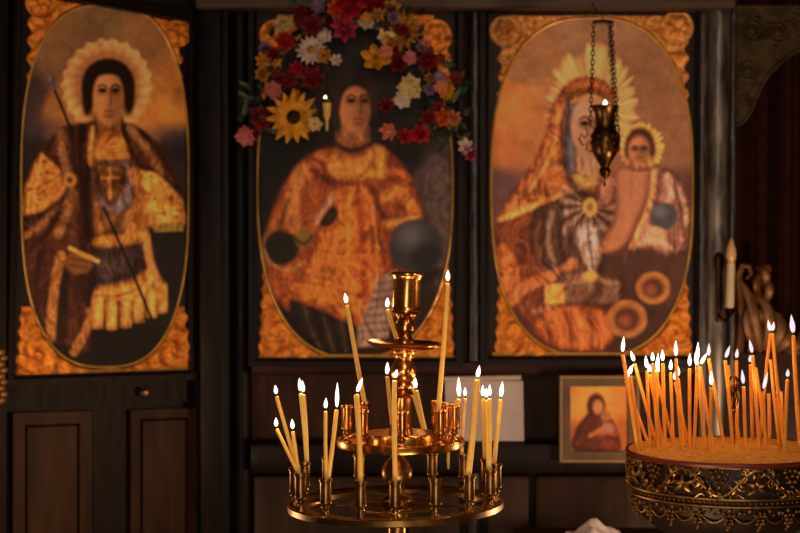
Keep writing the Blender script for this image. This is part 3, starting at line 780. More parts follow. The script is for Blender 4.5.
# child
bd = c.poly([(618, 168), (632, 166), (650, 168), (652, 182), (646, 205), (638, 222), (630, 240), (616, 252), (598, 254), (600, 240), (612, 224), (616, 200), (614, 182)], (162, 98, 66), 2.4, tex=.1)
c.stroke([(648, 176), (644, 204), (630, 236)], 5, (132, 76, 50), 3, .6, clip=bd); c.stroke([(632, 178), (630, 200)], 2, (140, 84, 56), 2, .5, clip=bd); c.stroke([(616, 180), (618, 206), (606, 240)], 3, (140, 82, 56), 2.5, .5, clip=bd)
c.ell(640, 142, 14, 15, (92, 46, 26), 2); c.ell(628, 150, 4, 10, (92, 46, 26), 2); c.ell(652, 150, 4, 10, (92, 46, 26), 2)
c.poly([(632, 158), (646, 158), (648, 170), (630, 170)], (158, 94, 60), 2)
c.face(639, 150, 10.5, 14, (172, 104, 66), (100, 54, 32), .4)
rb = c.poly([(650, 166), (664, 168), (678, 176), (686, 194), (690, 222), (686, 248), (668, 256), (650, 250), (632, 252), (624, 262), (632, 236), (644, 212), (650, 190)], (142, 88, 74), 2.4, tex=.3)
for pts, w, col, al in (([(654, 172), (648, 205), (632, 246)], 6, (214, 140, 72), .8), ([(668, 176), (672, 196), (664, 206)], 6, (200, 148, 118), .7), ([(680, 190), (686, 216), (680, 240)], 5, (180, 128, 106), .6), ([(660, 172), (658, 196), (650, 222)], 4, (88, 44, 34), .7), ([(674, 184), (680, 206), (684, 236)], 3, (76, 42, 40), .7), ([(640, 244), (654, 238), (670, 248)], 5, (200, 156, 126), .6)):
    c.stroke(pts, w, col, 1.8, al, clip=rb)
c.ell(664, 216, 14, 14, (74, 70, 76), 2); c.ell(660, 211, 6, 6, (104, 100, 104), 4, .7)
c.ell(655, 236, 10, 9, (204, 140, 104), 2.2); c.stroke([(648, 232), (656, 236), (664, 233)], 1.6, (140, 80, 56), 1, .6)
# lap, cuff, arm, bowls
c.poly([(494, 250), (506, 242), (520, 262), (520, 284), (508, 296), (498, 282)], (176, 88, 32), 2.5)
c.stroke([(508, 304), (530, 284), (560, 274), (572, 264)], 11, (186, 100, 48), 2.5, .9); c.stroke([(512, 312), (534, 292), (562, 282)], 4, (110, 48, 24), 2, .8)
c.poly([(560, 272), (600, 274), (622, 280), (620, 302), (600, 306), (560, 302)], (112, 70, 50), 2.6); c.stroke([(566, 284), (590, 280), (616, 284)], 4, (150, 100, 72), 2, .6)
c.poly([(545, 284), (563, 284), (564, 303), (545, 304)], (222, 140, 54), 1.6, sm=False); c.ell(590, 276, 7, 5, (212, 144, 54), 2)
lp = c.poly([(534, 322), (556, 306), (590, 306), (614, 318), (612, 342), (590, 352), (560, 348), (540, 338)], (172, 80, 28), 2.6)
for k in range(6): c.stroke([(540 + k * 12, 312), (548 + k * 11, 328), (552 + k * 10, 350)], 4, (202, 110, 48) if k % 2 else (92, 34, 16), 2, .65, clip=lp)

for k in range(4): c.ell(534 + k * 7, 312 - k * 2, 2.6, 3, (170, 110, 76), 1.2, .6)
for x, y, r0 in ((653, 288, 17), (627, 319, 20)):
    c.ell(x, y, r0, r0 * .95, (168, 100, 42), 1.6, tex=.4); c.ell(x, y, r0 * .8, r0 * .76, (150, 92, 40), 1.6); c.ell(x, y, r0 * .62, r0 * .58, (104, 46, 28), 1.8); c.ell(x - 2, y + 2, r0 * .3, r0 * .28, (160, 84, 52), 3, .6)
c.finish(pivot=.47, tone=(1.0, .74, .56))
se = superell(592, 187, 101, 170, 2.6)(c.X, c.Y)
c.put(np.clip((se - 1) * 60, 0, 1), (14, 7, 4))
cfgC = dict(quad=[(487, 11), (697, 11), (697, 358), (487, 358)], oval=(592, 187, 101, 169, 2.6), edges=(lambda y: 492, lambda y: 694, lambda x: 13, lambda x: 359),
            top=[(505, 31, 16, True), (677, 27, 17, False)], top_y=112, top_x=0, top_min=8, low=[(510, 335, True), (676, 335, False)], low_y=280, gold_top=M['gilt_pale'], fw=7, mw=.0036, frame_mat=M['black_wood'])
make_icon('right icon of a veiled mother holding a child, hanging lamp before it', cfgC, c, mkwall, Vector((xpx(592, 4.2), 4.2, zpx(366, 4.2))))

# ---- small framed icon under the mother-and-child icon
YS = 4.135
mks = lambda off=0.0: wall_xf(YS, off)
root = empty('small_icon', Vector((xpx(598, YS), YS + .02, zpx(462, YS))), 'small framed icon of a mother and child hung below the right icon', 'icon')
c = Canvas(570, 386, 628, 451, .7)
c.grad([(580, 392, (196, 124, 46)), (620, 392, (190, 114, 42)), (600, 395, (206, 130, 52)), (575, 445, (150, 80, 30)), (625, 440, (160, 84, 32))]); c.mottling(.25)
c.ell(598, 406, 11, 13, (190, 120, 50), 3, .6); c.ell(596, 406, 9.5, 13, (84, 34, 22), 1.6)
c.poly([(590, 412), (604, 412), (614, 424), (618, 450), (574, 450), (576, 430), (582, 420)], (92, 36, 22), 2)
c.ell(598, 407, 5, 7, (170, 110, 66), 1.6); c.ell(606, 416, 5, 6, (150, 90, 52), 1.6)
c.poly([(602, 424), (612, 422), (618, 436), (604, 440), (594, 434)], (150, 72, 36), 2); c.ell(609, 428, 5, 4, (140, 96, 92), 2); c.stroke([(590, 436), (600, 430), (606, 424)], 3.4, (160, 96, 52), 1.4)
c.poly([(602, 436), (616, 438), (620, 450), (600, 450)], (120, 48, 28), 2)
c.finish(.4, .42, 1.4, (1.0, .68, .5)); c.build('painting', M['paint'], mks(.002), root)
def rect_frame(x0, y0, x1, y1, w, f, bk):
    m = MB(); q = [(x0, y0), (x1, y0), (x1, y1), (x0, y1)]; o_ = [(x0 - w, y0 - w), (x1 + w, y0 - w), (x1 + w, y1 + w), (x0 - w, y1 + w)]
    for k in range(4): slab(m, [q[k], q[(k + 1) % 4], o_[(k + 1) % 4], o_[k]], mks, f, bk)
    return m
rect_frame(570, 386, 628, 451, 8, .010, -.014).build('frame', M['small_frame'], root, smooth=False)
rect_frame(562, 378, 636, 459, 2.6, .014, -.014).build('frame_edge', M['small_frame_edge'], root, smooth=False)
b = MB(); slab(b, [(569, 385), (629, 385), (629, 452), (569, 452)], mks, 0, -.014); b.build('board', M['brown_wood'], root, smooth=False)

# ---- notice sheet behind the candle stand
mb = MB()
nn = 14
quad0 = lambda u, v: (445 + u * 78 + v * 1.0, 381 + v * 60)
g = [[None] * (nn + 1) for _ in range(nn + 1)]; gb = [[None] * (nn + 1) for _ in range(nn + 1)]
for i in range(nn + 1):
    for j in range(nn + 1):
        u, v = i / nn, j / nn; x, y = quad0(u, v)
        off = .004 + .007 * v * v + .003 * math.sin(u * 5 + v * 3)
        p = V(wall_xf(4.19, off)(x, y)); g[i][j] = mb.bm.verts.new(p); gb[i][j] = mb.bm.verts.new(p + Vector((0, .0012, 0)))
for i in range(nn):
    for j in range(nn):
        mb.bm.faces.new((g[i][j], g[i + 1][j], g[i + 1][j + 1], g[i][j + 1])); mb.bm.faces.new((gb[i][j], gb[i][j + 1], gb[i + 1][j + 1], gb[i + 1][j]))
for k in range(nn):
    for A, B in ((lambda i: (i, 0), 0), (lambda i: (i, nn), 0), (lambda i: (0, i), 0), (lambda i: (nn, i), 0)):
        a0, a1 = A(k), A(k + 1); mb.bm.faces.new((g[a0[0]][a0[1]], gb[a0[0]][a0[1]], gb[a1[0]][a1[1]], g[a1[0]][a1[1]]))
pp = mb.build('notice_sheet', M['paper']); tag(pp, 'pale paper sheet hung on the wall strip behind the candle stand', 'paper')
mb = MB(); a, b = P(444, 379, 4.18), P(521, 377.5, 4.18); mb.tube([a, b], .006, 8); mb.build('hanging_strip', M['paper_edge'], pp)
#@@PART3
# ------------------------------------------------------------------ brass candle stand
YC = 2.49; U = MM(YC)
def zc(py): return P(397, py, YC).z
cand = empty('candelabra', Vector((P(397, 300, YC).x, YC, 0)), 'two-tiered brass candle stand with a tall central socket, at the centre', 'candle stand')
RC = P(395.5, 503, YC); RT_ = Matrix.Rotation(math.radians(-1.2), 3, 'Y')
def prof_px(lst, z0, u=U): return [(r * u, (z0 - y) * u) for r, y in lst]
# lower openwork ring
mb = MB()
ring = [(88, 503.6), (88, 499.4), (90, 498.6), (104, 498.6), (106.5, 497.4), (108.5, 498.4), (108.5, 503.4), (106.5, 504.6), (90, 504.6)]
rp = [(r * U, (501 - y) * U * 1.1) for r, y in ring]
n = 72; rr = []
for i in range(n):
    a = 2 * PI * i / n
    rr.append([mb.bm.verts.new(RC + RT_ @ Vector((r * math.cos(a), r * math.sin(a), z - .003))) for r, z in rp])
for i in range(n):
    a, b = rr[i], rr[(i + 1) % n]
    for j in range(len(rp)): mb.bm.faces.new((a[j], b[j], b[(j + 1) % len(rp)], a[(j + 1) % len(rp)]))
ringo = mb.build('lower_ring', M['ring_brass'], cand)
mb = MB()
for k in range(8):
    a0 = 2 * PI * k / 8 + .2
    pts = []
    for i in range(15):
        t = i / 14; r = (14 + 78 * t) * U; a = a0 + .42 * math.sin(t * PI) * (1 if k % 2 else -1)
        pts.append(RC + RT_ @ Vector((r * math.cos(a), r * math.sin(a), -.0035)))
    mb.tube(pts, [.0075 - .002 * math.sin(i / 14 * PI) for i in range(15)], 8, flat=.34, ref=(0, 0, 1))
for rad in (44,):
    mb.tube([RC + RT_ @ Vector((rad * U * math.cos(2 * PI * i / 48), rad * U * math.sin(2 * PI * i / 48), -.0035)) for i in range(48)], .005, 8, closed=True, flat=.5, ref=(0, 0, 1))
mb.build('openwork', M['ring_brass'], ringo)
# foot, column and baluster up to the upper tray
XS = P(397, 503, YC).x; base = Vector((XS, YC, 0))
low = [(16, 503), (17, 500), (16, 498), (9, 495), (7, 489), (8, 486), (13, 481), (15.5, 474), (15, 468), (12, 462), (7, 457), (5.5, 453), (9, 450), (16, 447), (30, 445)]
pr = [(.15, 0), (.155, .012), (.14, .03), (.09, .05), (.04, .075), (.026, .11), (.022, .18), (.03, .2), (.03, .22), (.018, .25), (.016, .6), (.026, .63), (.016, .66), (.014, zc(560)), (.020, zc(548)), (.012, zc(536)), (.012, zc(520)), (.02, zc(510))]
mb = MB(); mb.lathe(pr + [(r * U, zc(y)) for r, y in low], base, 40); mb.build('stem', M['old_brass'], cand)
# upper tray
TC = P(400.5, 440, YC)
tray = [(5, 446), (50, 445.6), (60, 447), (63.5, 446), (64.5, 443), (64.5, 439), (63.5, 438.4), (62, 439.5), (61, 441.5), (38, 441.5), (37.5, 440), (37.2, 434), (36, 432.4), (33, 432), (24, 433.5), (11, 434)]
mb = MB(); mb.lathe(prof_px(tray, 440), TC, 64); mb.build('upper_tray', M['brass'], cand)
# upper stem, leaning a little
UT = Matrix.Rotation(math.radians(2.3), 3, 'Y')
up = [(13, 435), (12, 430), (10, 424), (9, 416), (9.5, 408), (8.5, 400), (8.2, 397), (11, 395), (11.3, 393), (10, 391), (8.8, 389.5), (10.6, 387), (10.4, 384), (8.8, 381.5), (11.5, 378), (13, 372), (12.2, 366), (9.6, 361.5), (8.4, 358), (9, 355), (11, 352.5), (11.5, 350), (10.5, 347.5)]
mb = MB(); mb.lathe(prof_px(up, 440), TC, 36, UT); mb.build('upper_stem', M['brass'], cand)
pan = [(8, 348), (20, 347.6), (31, 346.6), (36.5, 344.2), (38, 342), (37.4, 341.2), (35.5, 342), (30, 344.2), (20, 345), (9, 345)]
mb = MB(); mb.lathe(prof_px(pan, 440), TC, 56, UT); mb.build('drip_pan', M['brass'], cand)
nk = [(8, 346), (10.8, 342), (10.5, 340), (8, 337.6), (6.6, 334), (7.4, 331), (10, 329), (10.3, 325), (9.4, 321), (8, 319), (10, 316), (11, 313.5), (9, 312.6)]
mb = MB(); mb.lathe(prof_px(nk, 440), TC, 36, UT); mb.build('socket_neck', M['brass'], cand)
tc_ = [(10, 313), (13.4, 312), (15.2, 310.3), (15.2, 308.4), (14.4, 307), (14.1, 305), (14.0, 279), (14.4, 277), (15.4, 275.2), (16.2, 273.4), (16.0, 272), (14.6, 271.4), (13.2, 272.5), (12.8, 276), (12.6, 300), (4, 301)]
mb = MB(); mb.lathe(prof_px(tc_, 440), TC, 48, UT); mb.build('top_socket', M['brass'], cand)
# candle cups
CUP = [(7.2, 0), (7.0, 1.6), (4.4, 4.5), (3.2, 8), (3.4, 10), (5.2, 12.5), (5.2, 14), (3.4, 16.5), (5, 18), (7.3, 19), (7.4, 21), (6.7, 22.5), (6.7, 47), (7.9, 48.2), (8.0, 51), (7.4, 52.2), (6.0, 52), (5.7, 50), (5.6, 36), (2, 35.5)]
def cup_mesh(m):
    b = MB(); b.lathe([(r * .00112, z * .001) for r, z in CUP], (0, 0, 0), 24)
    o = b.build('candle_cup', m); me = o.data; bpy.data.objects.remove(o); return me
cup_low, cup_up = cup_mesh(M['old_brass']), cup_mesh(M['brass'])
cw = parent_world(cand).inverted()
def put_cup(me, p, sc=1.0):
    o = bpy.data.objects.new('candle_cup', me); link(o, cand); o.location = cw @ p; o.scale = (1, 1, sc); return p
LOW = {}; UPC = {}
for k in range(16):
    a = 2 * PI * k / 16
    if k in (15, 14): a -= -.06
    p = RC + RT_ @ Vector((101 * U * math.sin(a), -101 * U * math.cos(a), .0005)); LOW[k] = put_cup(cup_low, p)
for k in range(8):
    a = 2 * PI * k / 8 + (.03 if k != 2 else 0)
    p = TC + Vector((54 * U * math.sin(a), -54 * U * math.cos(a), -.0025)); UPC[k] = put_cup(cup_up, p, .98)
a = math.radians(115); UPC[8] = put_cup(cup_up, TC + Vector((52 * U * math.sin(a), -52 * U * math.cos(a), -.0025)), .98)
# wax dripping from the tray edge
mb = MB(); dp = TC + Vector((50 * U, -38 * U, -.009))
mb.tube([dp + Vector((-.004, 0, 0)), dp + Vector((-.0045, 0, -.012)), dp + Vector((-.004, 0, -.024))], [.002, .0024, .0014], 8); mb.build('wax_drip', M['wax'], cand)

# ------------------------------------------------------------------ candles
FLP = [(.30, 0), (.62, .07), (.9, .2), (1, .34), (.92, .5), (.7, .66), (.42, .82), (.2, .93), (.04, 1)]
def candle(base, top, tip, r, w, label, group, wax, fl, lum, wick=None, name='candle', bend=0.0):
    base = Vector(base); top = Vector(top)
    ax = (top - base).normalized()
    root = None
    k = 9; pts = []
    side = Vector((1, 0, 0))
    for i in range(k + 1):
        t = i / k; pts.append(base.lerp(top, t) + side * (bend * math.sin(t * PI)))
    m = MB(); rad = [r * (1.02 - .06 * i / k) for i in range(k + 1)]
    pts.append(top + ax * r * .35); rad.append(r * .62)
    m.tube(pts, rad, 12)
    root = m.build(name, wax); tag(root, label, 'candle', group)
    if tip is None:
        m = MB(); m.tube([top, top + ax * .004], .0007, 6); m.build('wick', M['wick'], root); return root
    tip = Vector(tip); wl = min(.0045, (tip - top).length * .3)
    wt = top + (ax * .5 + (tip - top).normalized() * .5) * wl
    m = MB(); m.tube([top, top.lerp(wt, .5) + ax * .0006, wt + (tip - wt) * .08], .0009, 6); m.build('wick', M['wick'], root)
    m = MB(); h = (tip - wt).length; q = frame_pts(wt, tip); w *= .78
    m.lathe([(max(.0002, rr_ * w / 2), z * h) for rr_, z in FLP], wt, 14, q); m.build('flame', fl, root)
    l = bpy.data.lights.new('flame_light', 'POINT'); l.energy = lum; l.color = (1.0, .58, .26); l.shadow_soft_size = .004
    o = bpy.data.objects.new('flame_light', l); link(o); o.location = wt.lerp(tip, .4)
    return root
GA = 'thin lit candles in the brass stand'
LUMA = .026; LUMB = .020
def cA(cup, bx, tx, ty, fx, fy, label, d=4.6, w=5.4, up=False, by=None):
    c_ = (UPC if up else LOW)[cup]; Y = c_.y; u = MM(Y)
    lip = c_.z + .052
    bpx = P(bx, 300, Y).x; bpx = min(max(bpx, c_.x - .0028), c_.x + .0028)
    b = Vector((bpx, Y, lip)); t = P(tx, ty, Y)
    ax = (t - b); L = ax.length; ax.normalize()
    dep = .012
    b0 = b - ax * dep if L > .01 else Vector((c_.x, Y, lip - .014))
    candle(b0, t, P(fx, fy, Y), d * u / 2, w * u, label, GA, M['wax'], M['flame'], LUMA, bend=.0012 * random.uniform(-1, 1))
cA(3 + 0, 0, 0, 0, 0, 0, '') if False else None
cA(5, 366.5, 347, 306, 345, 293, 'tall slanting lit candle left of the central stem, leaning left from the upper tray', up=True)
cA(7, 419, 387.6, 310, 387.6, 297.5, 'lit candle crossing behind the drip pan, its flame just left of the top socket', d=4.4)
cA(1, 437, 447.5, 284, 448, 270, 'tallest lit candle, rising right of the stem with the highest flame', d=5, up=True)
cA(8, 396, 387.3, 377, 387.5, 362, 'lit candle half hidden behind the stem, left of it below the drip pan', d=4.2)
cA(0, 395.5, 394.5, 381, 397, 369.5, 'front centre lit candle standing straight before the stem', d=5)
cA(7, 424, 416.3, 391, 414.2, 375.5, 'lit candle just right of the stem, slanting down behind the upper tray', d=5)
cA(15, 360, 356.6, 395, 362.5, 378, 'front lit candle left of the stem with a flame blown to the right', d=5.6)
cA(14, 331, 336.6, 410.5, 337.4, 382.5, 'lit candle with the longest thin flame, sharing the front left cup', d=4.6, w=5)
cA(14, 326.5, 325.6, 411.5, 326, 398, 'shorter straight lit candle sharing the front left cup', d=3.8, w=5)
cA(11, 308.6, 300.6, 394, 299.4, 378, 'left one of two lit candles pressed together at upper left', d=4.2, w=5)
cA(11, 311.6, 303.6, 395, 302.2, 380.5, 'right one of two lit candles pressed together at upper left', d=4.2, w=5)
cA(12, 296, 276.8, 397, 275.3, 385, 'upper of the two leaning lit candles at the far left of the ring', d=4, w=5)
cA(13, 292.5, 277, 429.5, 276, 417.5, 'lowest lit candle at the far left of the ring, leaning left', d=3.8, w=5.2)
cA(13, 296, 293, 432, 292, 419, 'short lit candle leaning left beside the lowest far-left one', d=3.8, w=5.2)
cA(2, 457, 458.6, 399.5, 458.6, 377, 'lit candle burnt down into the right cup of the upper tray', d=5.4, w=5.6, up=True)
cA(6, 455, 465, 399, 465, 387.5, 'thin lit candle behind the right cup of the upper tray', d=3.6, w=4.4)
cA(2, 468.2, 477, 380.5, 479.5, 365.5, 'thickest lit candle on the right, standing before the paper sheet', d=6.6, w=5.6)
cA(5, 476.6, 482.6, 399, 482.8, 385, 'leftmost of three lit candles burning close together on the right', d=3.8, w=4.6)
cA(3, 485.4, 486.3, 400.5, 486.4, 388, 'middle one of three lit candles burning close together on the right', d=4, w=4.6)
cA(3, 489.0, 489.8, 399, 489.6, 384.5, 'rightmost of three lit candles burning close together on the right', d=4, w=4.6)
cA(4, 494, 500.6, 400, 502.5, 381.5, 'lit candle at the right edge of the ring, leaning right', d=4.6, w=5.6)

# ------------------------------------------------------------------ sand bowl
YB = 2.5; UB = MM(YB)
BC = P(731, 449, YB); ZB = BC.z
bowl = empty('sand_bowl', Vector((BC.x, YB, 0)), 'big round ornate bronze bowl of sand full of candles at right', 'candle bowl')
def zb(d): return -d * UB       # d: photo pixels below the rim
body = [(30, 150), (34, 120), (44, 96), (70, 82), (86, 70), (95, 60), (98.5, 52), (100.5, 42), (101, 34), (101, 4), (103, 3.2)]
ped = [(.17, -ZB), (.175, -ZB + .02), (.15, -ZB + .04), (.07, -ZB + .08), (.045, -ZB + .14), (.035, -ZB + .4), (.05, -ZB + .45), (.035, -ZB + .5)]
mb = MB(); mb.lathe(ped + [(r * UB, zb(d)) for r, d in body], BC, 72); mb.build('bowl_body', M['bowl_dark'], bowl)
rim = [(101, 4.4), (104.6, 4.2), (105.4, 2.6), (105.2, .6), (104, -.2), (102.6, .4), (102, 3), (101, 4)]
mb = MB(); mb.lathe([(r * UB, zb(d)) for r, d in rim], BC, 96, cap=False); mb.build('rim', M['bowl_rim'], bowl)
# sand
mb = MB(); rings = []; NR, NA = 26, 84
def sand_h(x, y):
    r = math.hypot(x, y) / (103 * UB)
    h = .0065 * (1 - r * r) - .0008
    h += .0022 * (float(fbm(np.array(x * 70 + 9.0), np.array(y * 70 + 4.0))) - .5) * (1 - r ** 6)
    return h
for i in range(NR + 1):
    R = 101.9 * UB * i / NR; ring = []
    for j in range(NA if i else 1):
        a = 2 * PI * j / NA; x, y = R * math.cos(a), R * math.sin(a)
        ring.append(mb.bm.verts.new(BC + Vector((x, y, sand_h(x, y)))))
    rings.append(ring)
for j in range(NA): mb.bm.faces.new((rings[0][0], rings[1][j], rings[1][(j + 1) % NA]))
for i in range(1, NR):
    for j in range(NA): mb.bm.faces.new((rings[i][j], rings[i + 1][j], rings[i + 1][(j + 1) % NA], rings[i][(j + 1) % NA]))
low_ = [mb.bm.verts.new(BC + (v.co - BC) * .95 + Vector((0, 0, -.02))) for v in rings[-1]]
for j in range(NA): mb.bm.faces.new((rings[-1][j], low_[j], low_[(j + 1) % NA], rings[-1][(j + 1) % NA]))
sd = mb.build('sand_bed', M['sand'], bowl); sd['kind'] = 'stuff'
# gilt relief band: vine, grapes, leaves
def cyl(s, d, out=0.0, R=101.5):
    a = s / 101.5 - PI / 2; r = (R + out) * UB
    return BC + Vector((r * math.cos(a), r * math.sin(a), zb(d)))
mb = MB()
NP = 9; per = 2 * PI * 101.5 / NP
vine = []
for i in range(NP * 24):
    s = per * NP * i / (NP * 24); vine.append(cyl(s - 29, 19.5 + 12.5 * math.cos(2 * PI * s / per), 1.4))
mb.tube(vine, 1.5 * UB, 6, closed=True)
for k in range(NP):
    s0 = per * k - 29
    # under the arch: grapes
    for q, (gx, gy) in enumerate(((-8, 10), (-3, 8.5), (3, 9), (8, 11), (-6, 14.5), (0, 13.5), (6, 15), (-3, 19), (3, 19.5), (0, 24))):
        mb.ball(cyl(s0 + gx, gy - .5, 1.6), 2.5 * UB, 1)
    # over the dip: five-lobed leaf with curl
    sc = s0 + per / 2
    for th in (-2.3, -1.2, 0, 1.2, 2.3):
        pts = [cyl(sc + t * 12 * math.sin(th), 19.5 - t * 11 * math.cos(th) * .95 + 3, 1.2 + 1.2 * math.sin(t * PI)) for t in (.1, .4, .7, 1)]
        mb.tube(pts, [1.6 * UB, 2.8 * UB, 2.3 * UB, .5 * UB], 6)
    for sg in (-1, 1):
        cs, cd = s0 + sg * per * .30, 20 + 0 * sg
        pts = [cyl(cs + (6.5 - i * .36) * math.cos(i * .62 * sg + 1), cd + (6.5 - i * .36) * math.sin(i * .62 * sg + 1), 1.2) for i in range(17)]
        mb.tube(pts, 1.0 * UB, 5)
        mb.ball(cyl(cs, cd, 1.4), 1.7 * UB, 1)
        pts = [cyl(s0 + sg * (14 + i * 1.3), 32 - 2 * math.sin(i * .6), 1.1) for i in range(8)]
        mb.tube(pts, .9 * UB, 5)
        cs, cd = sc + sg * 13, 8
        pts = [cyl(cs + (4.6 - i * .3) * math.cos(i * .7 * sg), cd + (4.2 - i * .3) * math.sin(i * .7 * sg), 1.1) for i in range(14)]
        mb.tube(pts, .9 * UB, 5)
        mb.ball(cyl(sc + sg * 20, 29, 1.2), 1.5 * UB, 1)
rs = random.Random(4)
for k in range(NP * 26):
    s = per * NP * k / (NP * 26); d0 = 19.5 + 12.5 * math.cos(2 * PI * s / per); sg = 1 if k % 2 else -1; L = rs.uniform(4, 8)
    th = rs.uniform(-.6, .6)
    pts = [cyl(s - 29 + t * L * math.sin(th) + 1.6 * math.sin(t * 4), min(33, max(7, d0 + sg * t * L)), 1.0 + math.sin(t * PI)) for t in (0, .35, .7, 1)]
    mb.tube(pts, [.6 * UB, 1.5 * UB, 1.4 * UB, .4 * UB], 5)
for k in range(150):
    mb.ball(cyl(rs.uniform(0, 2 * PI * 101.5), rs.uniform(7, 33), .5), rs.uniform(.8, 1.5) * UB, 1)
mb.build('vine_relief', M['bowl_gold'], bowl)
mb = MB()
for d, rr_ in ((5.2, 1.1), (35, 1.6), (42, 1.3)):
    mb.tube([cyl(2 * PI * 101.5 * i / 96, d, .6) for i in range(96)], rr_ * UB, 6, closed=True)
for i in range(120): mb.ball(cyl(2 * PI * 101.5 * i / 120, 38.6, .7), 1.5 * UB, 1)
mb.build('moulding', M['bowl_gold'], bowl)
mb = MB()
for i in range(66):
    s = 2 * PI * 101.5 * i / 66
    mb.ball(cyl(s, 46 + (i % 2) * 2, -.5), 2.2 * UB, 1, (1, 1, 1.2)); mb.ball(cyl(s + 4.6, 50 - (i % 2) * 1.5, -1.6), 1.6 * UB, 1)
mb.build('leaf_border', M['bowl_gold'], bowl)
pm = None
for i in range(21):
    s = 2 * PI * 101.5 * (i + .35) / 21
    mb = MB()
    for gx, gy in ((-4.4, 0), (0, -.6), (4.4, 0), (-2.4, 4), (2.4, 4), (-3.2, 7.6), (1.2, 7.6), (3.6, 7), (0, 11), (-1.5, 13.5)):
        mb.ball(cyl(s + gx, 51 + gy, -1 - gy * .28), 2.2 * UB, 1)
    mb.build('grape_pendant', M['bowl_gold'], bowl)
    mb = MB(); s2 = 2 * PI * 101.5 * (i + .85) / 21
    mb.tube([cyl(s2 + t * 10.5, 52 + 6 * (1 - t * t), -2.6) for t in [-1 + k / 5 for k in range(11)]], 1.1 * UB, 6)
    mb.build('swag', M['bowl_gold'], bowl)
# dark filigree finial standing in the middle of the sand
mb = MB(); fz = lambda y: (449 - y) * UB; FC = BC + Vector((5.0 * UB, .02, 0))
mb.lathe([(2.0 * UB, fz(452)), (1.5 * UB, fz(416)), (2.6 * UB, fz(412)), (1.2 * UB, fz(409)), (1.2 * UB, fz(378)), (.6 * UB, fz(375))], FC, 14)
for k in range(7):
    a = k * 2 * PI / 7
    mb.tube([FC + Vector((r * UB * math.cos(a + t), r * UB * math.sin(a + t), fz(y))) for r, y, t in ((1, 410, 0), (4.4, 406, .2), (5.6, 398, .5), (4.2, 392, .9), (2.6, 396, 1.2), (4.6, 389, .9), (5.2, 382, .6), (2.2, 377, .2))], .8 * UB, 5)
mb.build('finial', M['lamp_bronze'], bowl)

